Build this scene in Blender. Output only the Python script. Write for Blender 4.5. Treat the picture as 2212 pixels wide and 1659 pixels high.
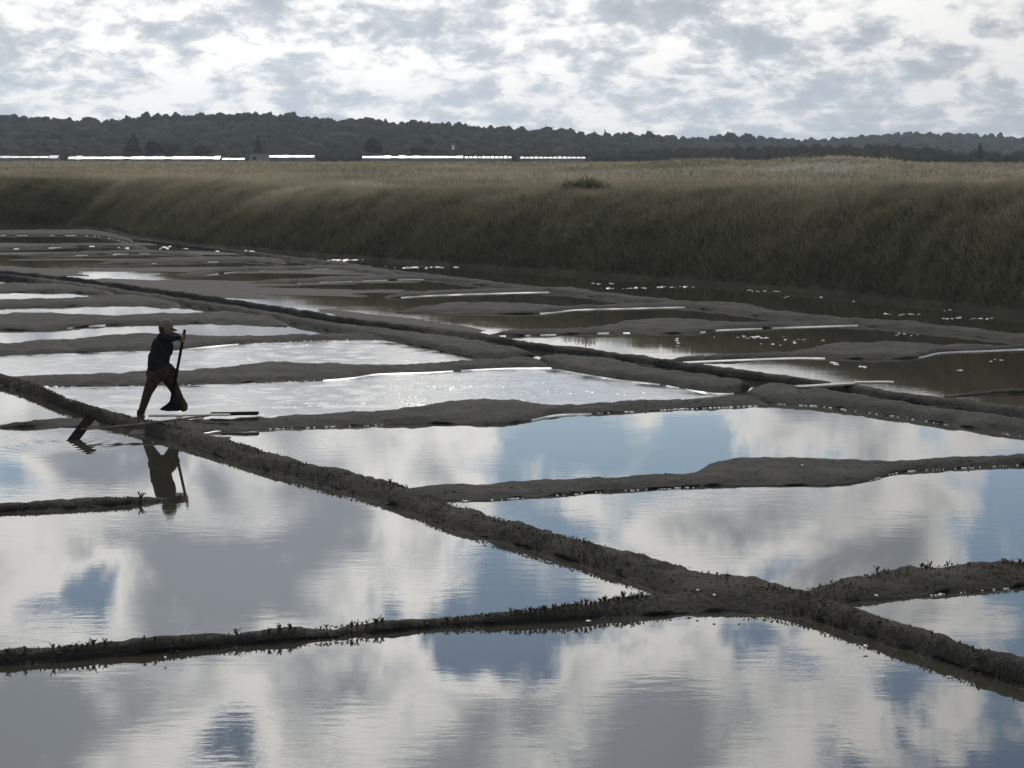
import bpy, bmesh, math, random
import numpy as np
from mathutils import Vector, Matrix, noise

for o in list(bpy.data.objects):
    bpy.data.objects.remove(o)
S = bpy.context.scene
COL = S.collection
R = math.radians
rng = np.random.default_rng(7)
random.seed(7)

# ------------------------------------------------------------------ camera
CAM_H = 4.5                 # eye height above the water of the pans
FPX = 4389.0                # focal length in units of a 2212 px wide frame
HORIZON = 329.0
PITCH = math.atan((829.5 - HORIZON) / FPX)
cam = bpy.data.cameras.new("camera")
cam.sensor_width = 36.0
cam.lens = 36.0 * FPX / 2212.0
cam.clip_start = 0.1
cam.clip_end = 6000
camo = bpy.data.objects.new("camera", cam)
camo.location = (0, 0, CAM_H)
camo.rotation_euler = (math.pi / 2 - PITCH, 0, 0)
COL.objects.link(camo)
S.camera = camo

# ------------------------------------------------------------------ sun and sky
SUN_EL, SUN_AZ = R(33), R(-6)          # ahead of the camera, a little to the left
sdir = Vector((math.sin(SUN_AZ) * math.cos(SUN_EL), math.cos(SUN_AZ) * math.cos(SUN_EL), math.sin(SUN_EL)))
sl = bpy.data.lights.new("sun", 'SUN')
sl.energy = 2.2
sl.angle = R(0.8)
sl.color = (1.0, 0.94, 0.84)
so = bpy.data.objects.new("sun", sl)
so.rotation_euler = (-sdir).to_track_quat('-Z', 'Y').to_euler()
COL.objects.link(so)

W = bpy.data.worlds.new("World")
S.world = W
W.use_nodes = True
wt = W.node_tree
wt.nodes.clear()


class NT:
    """short hand for building node trees"""
    def __init__(self, tree):
        self.t = tree

    def n(self, typ, **kw):
        nd = self.t.nodes.new(typ)
        for k, v in kw.items():
            setattr(nd, k, v)
        return nd

    def link(self, a, b):
        self.t.links.new(a, b)

    def put(self, sock, v):
        if isinstance(v, bpy.types.NodeSocket):
            self.t.links.new(v, sock)
        elif v is not None:
            sock.default_value = v

    def m(self, op, a, b=None, c=None, clamp=False):
        nd = self.n('ShaderNodeMath', operation=op)
        nd.use_clamp = clamp
        for i, v in enumerate((a, b, c)):
            self.put(nd.inputs[i], v)
        return nd.outputs[0]

    def smooth(self, x, lo, hi, a=0.0, b=1.0):
        nd = self.n('ShaderNodeMapRange', interpolation_type='SMOOTHSTEP')
        self.put(nd.inputs[0], x)
        self.put(nd.inputs[1], lo)
        self.put(nd.inputs[2], hi)
        self.put(nd.inputs[3], a)
        self.put(nd.inputs[4], b)
        return nd.outputs[0]

    def noise(self, vec, scale, detail=4, rough=0.5, dist=0.0, dim='3D'):
        nd = self.n('ShaderNodeTexNoise', noise_dimensions=dim)
        if vec is not None:
            self.put(nd.inputs['Vector'], vec)
        nd.inputs['Scale'].default_value = scale
        nd.inputs['Detail'].default_value = detail
        nd.inputs['Roughness'].default_value = rough
        nd.inputs['Distortion'].default_value = dist
        return nd.outputs[0]

    def mix(self, f, a, b, blend='MIX'):
        nd = self.n('ShaderNodeMix', data_type='RGBA', blend_type=blend)
        self.put(nd.inputs[0], f)
        self.put(nd.inputs[6], a)
        self.put(nd.inputs[7], b)
        return nd.outputs[2]

    def xyz(self, x, y, z):
        nd = self.n('ShaderNodeCombineXYZ')
        for i, v in enumerate((x, y, z)):
            self.put(nd.inputs[i], v)
        return nd.outputs[0]


CLOUD_SEED = (69.46, 33.34, 21.96)
w = NT(wt)
tc = w.n('ShaderNodeTexCoord')
sep = w.n('ShaderNodeSeparateXYZ')
w.link(tc.outputs['Generated'], sep.inputs[0])
sx, sy, sz = sep.outputs
sky = w.n('ShaderNodeTexSky', sky_type='NISHITA')
sky.sun_disc = False
sky.sun_elevation = SUN_EL
sky.sun_rotation = SUN_AZ
sky.air_density = 1.0
sky.dust_density = 0.15
sky.ozone_density = 2.0
SKY_STRENGTH = 0.10
zc = w.m('MAXIMUM', sz, 0.0)
hgt = w.m('MULTIPLY', w.m('LOGARITHM', w.m('ADD', zc, 0.07), math.e), 0.10)
near = w.m('DIVIDE', 1.0, w.m('ADD', 1.0, w.m('MULTIPLY', zc, 1.2)))   # clouds overhead are nearer, so they look larger


wbig = w.smooth(zc, 0.06, 0.16, 0.10, 0.48)
far = w.smooth(zc, 0.035, 0.13, 1.0, 0.0)                # far cumulus rows look small


def cloud_density(shift):
    p = w.xyz(w.m('ADD', w.m('MULTIPLY', sx, near), CLOUD_SEED[0]), w.m('ADD', w.m('MULTIPLY', sy, near), CLOUD_SEED[1]), w.m('ADD', hgt, CLOUD_SEED[2] + shift))
    big = w.noise(p, 8.0, 2, 0.5)
    q = w.n('ShaderNodeVectorMath', operation='MULTIPLY')
    w.link(p, q.inputs[0])
    q.inputs[1].default_value = (1.0, 1.0, 2.0)          # flat bases
    f_lo = w.m('ADD', w.m('MULTIPLY', w.noise(q.outputs[0], 46.0, 7, 0.60, 0.2), 0.76), w.m('MULTIPLY', w.noise(q.outputs[0], 19.0, 3, 0.5), 0.24))
    f_hi = w.noise(p, 19.0, 8, 0.60, 0.30)
    fine = w.m('ADD', w.m('MULTIPLY', f_lo, far), w.m('MULTIPLY', f_hi, w.m('SUBTRACT', 1.0, far)))
    d = w.m('ADD', w.m('MULTIPLY', fine, w.m('SUBTRACT', 1.0, wbig)), w.m('MULTIPLY', big, wbig))
    return d


d0 = cloud_density(0.0)
d1 = cloud_density(0.007)
cover = w.smooth(zc, 0.035, 0.16, 0.16, 0.030)          # cumulus rows close up towards the horizon
dm = w.m('ADD', d0, cover)
mask = w.smooth(dm, 0.462, 0.525)
dg = w.m('ADD', w.m('MULTIPLY', d1, 0.7), w.m('MULTIPLY', d0, 0.3))
crisp = w.smooth(dg, w.smooth(zc, 0.05, 0.13, 0.450, 0.482), w.smooth(zc, 0.05, 0.13, 0.540, 0.585))
soft = w.smooth(dg, w.smooth(zc, 0.05, 0.13, 0.42, 0.482), w.smooth(zc, 0.05, 0.13, 0.60, 0.585))
grey = w.m('ADD', w.m('MULTIPLY', crisp, 0.5), w.m('MULTIPLY', soft, 0.5))
dotn = w.n('ShaderNodeVectorMath', operation='DOT_PRODUCT')
w.link(tc.outputs['Generated'], dotn.inputs[0])
dotn.inputs[1].default_value = sdir
glow = w.m('POWER', w.m('MAXIMUM', dotn.outputs['Value'], 0.0), 14.0)
lum = w.m('ADD', w.m('MULTIPLY', glow, 4.2), 0.68)    # clouds scatter forward round the sun
cgrey = w.mix(w.smooth(zc, 0.0, 0.10), (0.49, 0.55, 0.605, 1), (0.33, 0.36, 0.40, 1))     # air between pales the far ones
ccol = w.mix(grey, (1.0, 0.985, 0.95, 1), cgrey)
cl = w.n('ShaderNodeVectorMath', operation='SCALE')
w.link(ccol, cl.inputs[0])
w.link(lum, cl.inputs['Scale'])
sk = w.n('ShaderNodeVectorMath', operation='SCALE')
w.link(sky.outputs[0], sk.inputs[0])
sk.inputs['Scale'].default_value = SKY_STRENGTH
skh = w.mix(w.smooth(zc, 0.0, 0.14, 0.75, 0.0), sk.outputs[0], (0.72, 0.84, 0.95, 1))
skm = w.mix(mask, skh, cl.outputs[0])
bg = w.n('ShaderNodeBackground')
w.link(skm, bg.inputs[0])
bg.inputs[1].default_value = 1.0
wo = w.n('ShaderNodeOutputWorld')
w.link(bg.outputs[0], wo.inputs[0])
W.cycles.sampling_method = 'MANUAL'
W.cycles.sample_map_resolution = 1024

S.view_settings.view_transform = 'Standard'
S.view_settings.look = 'None'
S.view_settings.exposure = 0.0
S.view_settings.gamma = 1.0
S.view_settings.use_curve_mapping = False
S.render.engine = 'CYCLES'
S.cycles.max_bounces = 6
S.cycles.diffuse_bounces = 2
S.cycles.glossy_bounces = 4
S.cycles.transmission_bounces = 2
S.cycles.volume_bounces = 0
S.cycles.caustics_reflective = False
S.cycles.caustics_refractive = False
S.cycles.sample_clamp_indirect = 5.0
S.cycles.use_denoising = True

# ------------------------------------------------------------------ helpers
CP, SP = math.cos(PITCH), math.sin(PITCH)


def at(px, py, z=0.0):
    """ground survey: the point at height z seen at frame position px, py (2212 x 1659 frame)"""
    dx = px - 1106.0
    u = 829.5 - py
    dy = FPX * CP + u * SP
    dz = -FPX * SP + u * CP
    t = (z - CAM_H) / dz
    return Vector((dx * t, dy * t, z))


def at_y(px, py, Y):
    dx = px - 1106.0
    u = 829.5 - py
    dy = FPX * CP + u * SP
    dz = -FPX * SP + u * CP
    t = Y / dy
    return Vector((dx * t, Y, CAM_H + dz * t))


def tag(o, label=None, cat=None, group=None, kind=None):
    if label:
        o["label"] = label
    if cat:
        o["category"] = cat
    if group:
        o["group"] = group
    if kind:
        o["kind"] = kind
    return o


def link(name, me, mat=None, parent=None):
    o = bpy.data.objects.new(name, me)
    COL.objects.link(o)
    if mat is not None and me is not None and not me.materials:
        me.materials.append(mat)
    if parent is not None:
        o.parent = parent
    return o


def empty(name, loc, rz=0.0):
    o = bpy.data.objects.new(name, None)
    o.empty_display_size = 0.2
    o.location = loc
    o.rotation_euler = (0, 0, rz)
    COL.objects.link(o)
    return o


def np_mesh(name, V, F, smooth=False, col=None):
    """V (n,3), F (m,3 or 4) numpy -> mesh"""
    V = np.asarray(V, np.float32)
    F = np.asarray(F, np.int32)
    me = bpy.data.meshes.new(name)
    me.vertices.add(len(V))
    me.vertices.foreach_set('co', V.ravel())
    k = F.shape[1]
    me.loops.add(F.size)
    me.loops.foreach_set('vertex_index', F.ravel())
    me.polygons.add(len(F))
    me.polygons.foreach_set('loop_start', np.arange(0, F.size, k, dtype=np.int32))
    me.polygons.foreach_set('loop_total', np.full(len(F), k, np.int32))
    if smooth:
        me.polygons.foreach_set('use_smooth', np.ones(len(F), bool))
    me.update(calc_edges=True)
    if col is not None:
        a = me.color_attributes.new('col', 'FLOAT_COLOR', 'POINT')
        c4 = np.ones((len(V), 4), np.float32)
        c4[:, :3] = col
        a.data.foreach_set('color', c4.ravel())
    return me


def bm_mesh(name, bm, smooth=False):
    me = bpy.data.meshes.new(name)
    bm.to_mesh(me)
    bm.free()
    if smooth:
        me.polygons.foreach_set('use_smooth', np.ones(len(me.polygons), bool))
    return me


def box(bm, c, size, rot=None):
    r = bmesh.ops.create_cube(bm, size=1.0)
    M = Matrix.Translation(c) @ (rot.to_4x4() if rot is not None else Matrix.Identity(4)) @ Matrix.Diagonal((*size, 1))
    bmesh.ops.transform(bm, matrix=M, verts=r['verts'])
    return r['verts']


def tube(bm, pts, rad, seg=8):
    rings = []
    n = len(pts)
    for i, p in enumerate(pts):
        p = Vector(p)
        d = (Vector(pts[min(i + 1, n - 1)]) - Vector(pts[max(i - 1, 0)])).normalized()
        a = d.cross(Vector((0.13, 0.21, 0.97)))
        if a.length < 1e-3:
            a = d.cross(Vector((1, 0, 0)))
        a.normalize()
        b = d.cross(a)
        r = rad[i] if isinstance(rad, (list, tuple)) else rad
        rings.append([bm.verts.new(p + (a * math.cos(k * 2 * math.pi / seg) + b * math.sin(k * 2 * math.pi / seg)) * r) for k in range(seg)])
    for i in range(n - 1):
        for k in range(seg):
            bm.faces.new((rings[i][k], rings[i][(k + 1) % seg], rings[i + 1][(k + 1) % seg], rings[i + 1][k]))
    bm.faces.new(rings[0][::-1])
    bm.faces.new(rings[-1])


def fbm(x, y, z=0.0, o=4):
    return noise.fractal(Vector((x, y, z)), 1.0, 2.0, o)


# ------------------------------------------------------------------ materials
def material(name):
    m = bpy.data.materials.new(name)
    m.use_nodes = True
    t = NT(m.node_tree)
    b = m.node_tree.nodes['Principled BSDF']
    return m, t, b


def simple(name, col, rough=0.8, metallic=0.0, var=0.25, scale=8.0, bump=0.0, spec=0.5):
    m, t, b = material(name)
    tc = t.n('ShaderNodeTexCoord')
    nz = t.noise(tc.outputs['Object'], scale, 5, 0.6)
    c2 = tuple(c * (1 - var) for c in col) + (1,)
    c1 = tuple(min(1, c * (1 + var)) for c in col) + (1,)
    t.link(t.mix(t.smooth(nz, 0.3, 0.7), c2, c1), b.inputs['Base Color'])
    b.inputs['Roughness'].default_value = rough
    b.inputs['Metallic'].default_value = metallic
    b.inputs['Specular IOR Level'].default_value = spec
    if bump:
        bn = t.n('ShaderNodeBump')
        bn.inputs['Distance'].default_value = bump
        t.link(nz, bn.inputs['Height'])
        t.link(bn.outputs[0], b.inputs['Normal'])
    return m


def mud_material(name, c_dry, c_wet, wet_lo=0.022, wet_hi=0.055, clod=1.0, gloss=0.85):
    m, t, b = material(name)
    g = t.n('ShaderNodeNewGeometry')
    sp = t.n('ShaderNodeSeparateXYZ')
    t.link(g.outputs['Position'], sp.inputs[0])
    n1 = t.noise(g.outputs['Position'], 1.3, 4, 0.55)
    n2 = t.noise(g.outputs['Position'], 14, 6, 0.65)
    n3 = t.noise(g.outputs['Position'], 55, 3, 0.6)
    dry = t.mix(t.smooth(n2, 0.32, 0.68), tuple(c * 0.6 for c in c_dry) + (1,), tuple(c * 1.3 for c in c_dry) + (1,))
    dry = t.mix(t.smooth(n3, 0.52, 0.72), dry, tuple(c * 1.75 for c in c_dry) + (1,))
    dry = t.mix(t.smooth(n1, 0.42, 0.64, 0.0, .8), dry, (c_dry[0] * 1.7, c_dry[1] * 1.66, c_dry[2] * 1.55, 1))
    dry = t.mix(t.smooth(t.noise(g.outputs['Position'], 4.0, 5, .6), .5, .7, 0.0, .7), dry, tuple(c * .55 for c in c_dry) + (1,))
    wz = t.m('ADD', sp.outputs[2], t.m('MULTIPLY', t.m('SUBTRACT', n2, 0.5), 0.05))
    wet = t.smooth(wz, wet_lo, wet_hi, 1.0, 0.0)
    t.link(t.mix(wet, dry, c_wet + (1,)), b.inputs['Base Color'])
    t.link(t.smooth(wet, 0.0, 1.0, 0.97, gloss), b.inputs['Roughness'])
    b.inputs['Specular IOR Level'].default_value = 0.12 if gloss > .8 else .04
    bn = t.n('ShaderNodeBump')
    bn.inputs['Distance'].default_value = 0.045 * clod
    bn.inputs['Strength'].default_value = 0.9
    hsum = t.m('ADD', n2, t.m('MULTIPLY', n3, 0.35))
    t.link(hsum, bn.inputs['Height'])
    t.link(bn.outputs[0], b.inputs['Normal'])
    return m


MUD = mud_material('clay', (0.038, 0.038, 0.036), (0.017, 0.017, 0.016))
MUD_OLD = mud_material('clay_with_moss', (0.037, 0.036, 0.032), (0.015, 0.015, 0.013), clod=1.5)


def water_material():
    m, t, b = material('brine')
    g = t.n('ShaderNodeNewGeometry')
    pos = g.outputs['Position']
    sp = t.n('ShaderNodeSeparateXYZ')
    t.link(pos, sp.inputs[0])
    x, y, z = sp.outputs
    n1 = t.noise(pos, 0.25, 3, 0.5)
    t.link(t.mix(n1, (0.026, 0.025, 0.019, 1), (0.040, 0.038, 0.029, 1)), b.inputs['Base Color'])
    b.inputs['Roughness'].default_value = 0.018
    b.inputs['IOR'].default_value = 1.34
    # catspaws of wind: long low ripples in patches, glassy in between
    patch = t.smooth(t.noise(t.xyz(t.m('MULTIPLY', x, 0.22), t.m('MULTIPLY', y, 0.30), 3.0), 1.0, 3, 0.55), 0.40, 0.66, 0.12, 1.0)
    rip = t.noise(t.xyz(t.m('MULTIPLY', x, 2.4), t.m('MULTIPLY', y, 5.5), 0.0), 1.0, 4, 0.55)
    fine = t.noise(t.xyz(t.m('MULTIPLY', x, 7.0), t.m('MULTIPLY', y, 13.0), 5.0), 1.0, 2, 0.5)
    h = t.m('MULTIPLY', t.m('ADD', rip, t.m('MULTIPLY', fine, 0.22)), patch)
    # rings spreading from the rake blade that dips into the pan
    c = at(150, 953, 0.0)
    dd = t.m('SQRT', t.m('ADD', t.m('POWER', t.m('SUBTRACT', x, c.x), 2.0), t.m('POWER', t.m('SUBTRACT', y, c.y), 2.0)))
    ring = t.m('MULTIPLY', t.m('SINE', t.m('MULTIPLY', dd, 26.0)), t.smooth(dd, 0.1, 1.9, 1.0, 0.0))
    h = t.m('ADD', h, t.m('MULTIPLY', ring, 0.7))
    bn = t.n('ShaderNodeBump')
    bn.inputs['Distance'].default_value = 0.0011
    bn.inputs['Strength'].default_value = 1.0
    t.link(h, bn.inputs['Height'])
    t.link(bn.outputs[0], b.inputs['Normal'])
    return m


MUD_FLAT = mud_material('pan_mud', (0.034, 0.033, 0.031), (0.027, 0.026, 0.025), wet_lo=.02, wet_hi=.06, clod=.2, gloss=.8)
WATER = water_material()


def film_material():
    m, t, b = material('brine_with_salt_film')
    g = t.n('ShaderNodeNewGeometry')
    pos = g.outputs['Position']
    n1 = t.noise(pos, 1.6, 6, 0.6)
    n2 = t.noise(pos, 30, 3, 0.65)
    t.link(t.mix(t.smooth(n1, 0.35, 0.65), (0.07, 0.07, 0.075, 1), (0.19, 0.19, 0.20, 1)), b.inputs['Base Color'])
    t.link(t.smooth(n1, 0.35, 0.62, 0.05, 0.22), b.inputs['Roughness'])
    b.inputs['IOR'].default_value = 1.36
    bn = t.n('ShaderNodeBump')
    bn.inputs['Distance'].default_value = 0.0030
    t.link(t.m('ADD', t.m('MULTIPLY', n1, .4), t.m('MULTIPLY', n2, t.smooth(n1, .45, .62, .25, 1.2))), bn.inputs['Height'])
    t.link(bn.outputs[0], b.inputs['Normal'])
    return m


FILM = film_material()
SALT_GLINT = simple('salt_painted_glint', (0.80, 0.80, 0.78), 0.35, var=0.12, scale=30, bump=0.004)  # white of the salt, also of the glints painted at the waterlines
STONE = simple('white_shell', (0.80, 0.78, 0.74), 0.4, var=0.1, scale=20)
WOOD = simple('grey_wood', (0.16, 0.14, 0.115), 0.9, var=0.35, scale=14, bump=0.002)
WOOD_PALE = simple('bleached_wood', (0.36, 0.345, 0.31), 0.85, var=0.25, scale=14, bump=0.002)
WOOD_DARK = simple('wet_wood', (0.018, 0.016, 0.014), 0.95, var=0.35, scale=14, bump=0.002, spec=0.0)


def leaf_material(name, c1, c2, trans=0.35, attr=False, nscale=3.0):
    m = bpy.data.materials.new(name)
    m.use_nodes = True
    t = NT(m.node_tree)
    m.node_tree.nodes.clear()
    out = t.n('ShaderNodeOutputMaterial')
    if attr:
        a = t.n('ShaderNodeVertexColor', layer_name='col')
        col = a.outputs[0]
    else:
        g = t.n('ShaderNodeNewGeometry')
        nz = t.noise(g.outputs['Position'], nscale, 5, 0.65)
        rp = t.n('ShaderNodeObjectInfo')
        col = t.mix(t.smooth(t.m('ADD', nz, t.m('MULTIPLY', t.m('SUBTRACT', rp.outputs['Random'], 0.5), 0.3)), 0.3, 0.7), c1 + (1,), c2 + (1,))
    d = t.n('ShaderNodeBsdfDiffuse')
    tr = t.n('ShaderNodeBsdfTranslucent')
    t.link(col, d.inputs[0])
    t.link(col, tr.inputs[0])
    mx = t.n('ShaderNodeMixShader')
    mx.inputs[0].default_value = trans
    t.link(d.outputs[0], mx.inputs[1])
    t.link(tr.outputs[0], mx.inputs[2])
    t.link(mx.outputs[0], out.inputs[0])
    return m


GRASS = leaf_material('bank_grass', None, None, 0.30, attr=True)
GLASS_WORT = leaf_material('glasswort', (0.055, 0.060, 0.022), (0.12, 0.10, 0.04), 0.25)
COVER = leaf_material('ridge_plants', (0.048, 0.046, 0.028), (0.095, 0.082, 0.050), 0.3)
CANOPY = leaf_material('woodland_leaves', (0.021, 0.028, 0.021), (0.050, 0.056, 0.038), 0.15, nscale=.12)
SHRUB = leaf_material('shrub_leaves', (0.11, 0.112, 0.07), (0.17, 0.16, 0.11), 0.45)
BARK = simple('bark', (0.06, 0.05, 0.04), 0.9)
SOIL = simple('bank_soil', (0.060, 0.055, 0.036), 0.95, var=0.4, scale=0.8)

# ------------------------------------------------------------------ ground, water
GX = 2000.0
bm = bmesh.new()
bmesh.ops.create_grid(bm, x_segments=40, y_segments=40, size=GX)
g = link('ground', bm_mesh('ground', bm), simple('marsh_ground', (0.06, 0.058, 0.036), 0.95, var=0.35, scale=0.02))
g.location = (0, GX - 60, -0.45)
tag(g, kind='structure')

bm = bmesh.new()
bmesh.ops.create_grid(bm, x_segments=2, y_segments=2, size=1.0)
bmesh.ops.transform(bm, matrix=Matrix.Diagonal((170, 110, 1, 1)), verts=bm.verts)
wtr = link('water', bm_mesh('water', bm), WATER)
wtr.location = (0, 70, 0)
tag(wtr, kind='structure')


def sheet(name, poly, z, mat, label):
    bm = bmesh.new()
    vs = [bm.verts.new(at(x, y, 0.0) + Vector((0, 0, z))) for x, y in poly]
    f = bm.faces.new(vs)
    f.normal_update()
    if f.normal.z < 0:
        f.normal_flip()
    bmesh.ops.triangulate(bm, faces=bm.faces)
    o = link(name, bm_mesh(name, bm), mat)
    return tag(o, label, kind='structure')


sheet('salty_water', [(60, 828), (208, 830), (400, 830), (608, 822), (700, 816), (815, 800), (1060, 792), (1205, 790), (1338, 812), (1426, 828), (1590, 856),
                      (1420, 872), (1200, 884), (1060, 882), (950, 886), (700, 906), (560, 912), (330, 920), (200, 896)], 0.005, FILM,
      'pale salt-filmed water of the pan behind the worker')
sheet('salty_water', [(-80, 764), (120, 758), (380, 750), (500, 740), (700, 732), (860, 734), (1040, 782), (920, 792), (700, 798), (540, 800), (390, 808), (100, 818), (-80, 816)],
      0.005, FILM, 'pale salt-filmed water of the pan two rows behind the worker')

# ------------------------------------------------------------------ clay ridges between the pans
def interp(pts, n_per):
    P = np.array(pts, float)
    t = np.concatenate([[0], np.cumsum(np.maximum(np.hypot(np.diff(P[:, 0]), np.diff(P[:, 1])), 1e-3))])
    out = []
    tt = np.linspace(0, t[-1], n_per)
    # monotone-ish cubic (Catmull-Rom on uneven knots)
    m = np.zeros_like(P)
    m[1:-1] = (P[2:] - P[:-2]) / (t[2:] - t[:-2])[:, None]
    m[0] = (P[1] - P[0]) / (t[1] - t[0])
    m[-1] = (P[-1] - P[-2]) / (t[-1] - t[-2])
    for q in tt:
        i = min(max(np.searchsorted(t, q) - 1, 0), len(t) - 2)
        h = t[i + 1] - t[i]
        s = (q - t[i]) / h
        out.append((2 * s**3 - 3 * s**2 + 1) * P[i] + (s**3 - 2 * s**2 + s) * h * m[i] + (-2 * s**3 + 3 * s**2) * P[i + 1] + (s**3 - s**2) * h * m[i + 1])
    return np.array(out)


RIDGE = {}


def ridge(key, label, pts, h, refl=True, mat=None, rough=0.017, step=0.09, apron=0.03):
    """one clay ridge: the far crest line and the near waterline are surveyed, the section between is rounded"""
    q = interp(pts, 600)
    N, F, HH = [], [], []
    for x, yt, yb in q:
        ppm = (yb - HORIZON) / CAM_H
        base = yb - (0.85 * h * ppm if refl else 0.0)
        base = max(base, yt + 2.0)
        n = at(x, base, 0.0)
        hh = h
        for _ in range(30):
            f = at(x, yt, hh)
            if f.y - n.y > 0.16 + 0.5 * hh:
                break
            hh *= 0.9
        N.append(n)
        F.append(f)
        HH.append(hh)
    N, F, HH = np.array([v[:] for v in N]), np.array([v[:] for v in F]), np.array(HH)
    # resample evenly on the ground
    t = np.concatenate([[0], np.cumsum(np.linalg.norm(np.diff((N + F) / 2, axis=0), axis=1))])
    dist = np.median((N + F)[:, 1]) / 2
    st = step * max(1.0, dist / 35.0)
    k = max(12, int(t[-1] / st))
    tt = np.linspace(0, t[-1], k)
    N = np.stack([np.interp(tt, t, N[:, i]) for i in range(3)], 1)
    F = np.stack([np.interp(tt, t, F[:, i]) for i in range(3)], 1)
    HH = np.interp(tt, t, HH)
    ed = np.minimum(tt, t[-1] - tt)
    HH = HH * np.clip(np.sqrt(np.clip(ed / 0.8, 0, 1)), .05, 1)
    F = N + (F - N) * np.clip(.35 + .65 * np.sqrt(np.clip(ed / 0.8, 0, 1)), 0, 1)[:, None]
    V = []
    # section: (position, height fraction) in the near-to-far-top span
    sec = [(0.0, 0.0), (0.10, 0.22), (0.2, 0.47), (0.30, 0.68), (0.42, 0.84), (0.55, 0.94), (0.68, 0.99), (0.80, 1.02), (0.9, 1.02), (1.0, 1.0)]
    M = len(sec) + 6
    for i in range(k):
        n, f, hh = N[i], F[i], HH[i]
        v = f - n
        v[2] = 0
        L = np.linalg.norm(v)
        v /= L
        ap = min(apron, 0.35 * L)
        nz = fbm(n[0] * 2.2, n[1] * 2.2, 1.0) * 0.07 + fbm(n[0] * 9, n[1] * 9, 4.0) * .025
        rows = [(n - v * 0.35, -0.06), (n - v * 0.10, -0.018), (n + v * (0.0 + nz * 0.5), 0.0), (n + v * (ap + nz * 0.5), 0.016)]
        n2 = n + v * (ap + 0.01)
        L2 = L - ap - 0.01
        # steep near face: ridge of width L2, face run limited so that wide mounds are flat on top
        for s, a in sec:
            if L2 > 0.7:
                run = 0.45
                pos = s / 0.55 * run if s <= 0.55 else run + (s - 0.55) / 0.45 * (L2 - run)
            else:
                pos = s * L2
            rows.append((n2 + v * pos, 0.018 + (hh - 0.018) * a))
        rows.append((f + v * (0.10 + hh * 0.5), hh * 0.55))
        rows.append((f + v * (0.22 + hh * 1.3), -0.06))
        for j, (p, z) in enumerate(rows):
            am = rough * min(1.0, max(0.0, z) / 0.05)
            e = fbm(p[0] * 7, p[1] * 7, z * 7) * am + fbm(p[0] * 1.6, p[1] * 1.6, 3.3) * am * 1.9
            V.append((p[0], p[1] + e * 0.6, z + e))
    V = np.array(V)
    I = np.arange(k * M).reshape(k, M)
    Fc = np.stack([I[:-1, :-1], I[1:, :-1], I[1:, 1:], I[:-1, 1:]], -1).reshape(-1, 4)
    caps = [list(I[0, ::-1]), list(I[-1, :])]
    me = np_mesh('mud_ridge', V, Fc, smooth=True)
    o = link('mud_ridge', me, mat or MUD)
    tag(o, label, kind='structure')
    RIDGE[key] = (N, F, HH, o)
    return o


RB = 'long clay ridge running diagonally from the worker down to the lower right edge'
ridge('A', RB, [(-200, 755, 795), (-120, 778, 815), (0, 808, 848), (70, 827, 872), (140, 858, 899), (226, 885, 933), (306, 903, 954), (371, 917, 976), (451, 938, 1000), (516, 956, 1023),
                (658, 999, 1062), (797, 1028, 1100), (866, 1045, 1124), (970, 1085, 1166), (1109, 1127, 1204), (1248, 1163, 1246), (1344, 1190, 1277), (1440, 1213, 1315), (1500, 1228, 1345),
                (1597, 1246, 1354), (1729, 1275, 1366), (1811, 1303, 1391), (1911, 1335, 1424), (2010, 1366, 1456), (2109, 1398, 1490), (2212, 1426, 1523), (2500, 1520, 1625)],
      0.155, mat=MUD_OLD, rough=0.022, step=0.05)
ridge('B', 'nearest clay ridge, crossing the lower left to the ridge junction', [(-200, 1424, 1482), (0, 1408, 1463), (114, 1398, 1455), (308, 1382, 1439), (506, 1368, 1421), (691, 1354, 1405), (933, 1338, 1382),
      (1100, 1321, 1373), (1205, 1311, 1366), (1344, 1291, 1357), (1440, 1280, 1353), (1560, 1268, 1345), (1640, 1265, 1340)], 0.11, mat=MUD_OLD, rough=0.018, step=0.05)
ridge('C', 'thick clay ridge leaving the junction towards the right edge', [(1660, 1264, 1338), (1740, 1260, 1333), (1811, 1252, 1328), (1877, 1239, 1321), (1907, 1231, 1319), (1996, 1222, 1311), (2212, 1211, 1292), (2500, 1196, 1268)],
      0.12, mat=MUD_OLD, rough=0.02, step=0.05)
ridge('D', 'clay ridge with a broad flat mound, second pan from the front', [(830, 1034, 1105), (890, 1043, 1104), (953, 1046, 1096), (1040, 1045, 1095), (1179, 1036, 1086), (1317, 1030, 1075), (1438, 1022, 1069), (1505, 1018, 1065),
      (1539, 1001, 1064), (1600, 991, 1063), (1681, 987, 1063), (1762, 988, 1062), (1802, 990, 1061), (1883, 994, 1050), (1932, 994, 1035), (2005, 991, 1028), (2212, 980, 1016), (2450, 967, 1000)], 0.085, rough=0.012, step=0.06)
ridge('E', 'clay ridge with a mound running right from the worker', [(280, 912, 952), (340, 911, 950), (400, 908, 948), (477, 904, 944), (558, 900, 940), (713, 892, 933), (852, 884, 929), (921, 879, 927), (956, 868, 927), (1008, 864, 928), (1060, 864, 928),
      (1130, 868, 922), (1199, 872, 908), (1268, 871, 905), (1426, 862, 897), (1568, 856, 890), (1660, 848, 887)], 0.09, step=0.07)
ridge('M', 'short clay ridge left of the worker', [(-120, 927, 943), (0, 917, 934), (70, 909, 932), (139, 899, 931), (215, 892, 932)], 0.07, step=0.07)
ridge('N', 'clay stub ending in the water below the worker', [(-200, 1100, 1134), (0, 1088, 1120), (129, 1079, 1115), (193, 1076, 1111), (290, 1072, 1104), (335, 1072, 1099), (360, 1077, 1094), (374, 1083, 1090)], 0.085, mat=MUD_OLD, rough=0.016, step=0.05)
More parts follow.
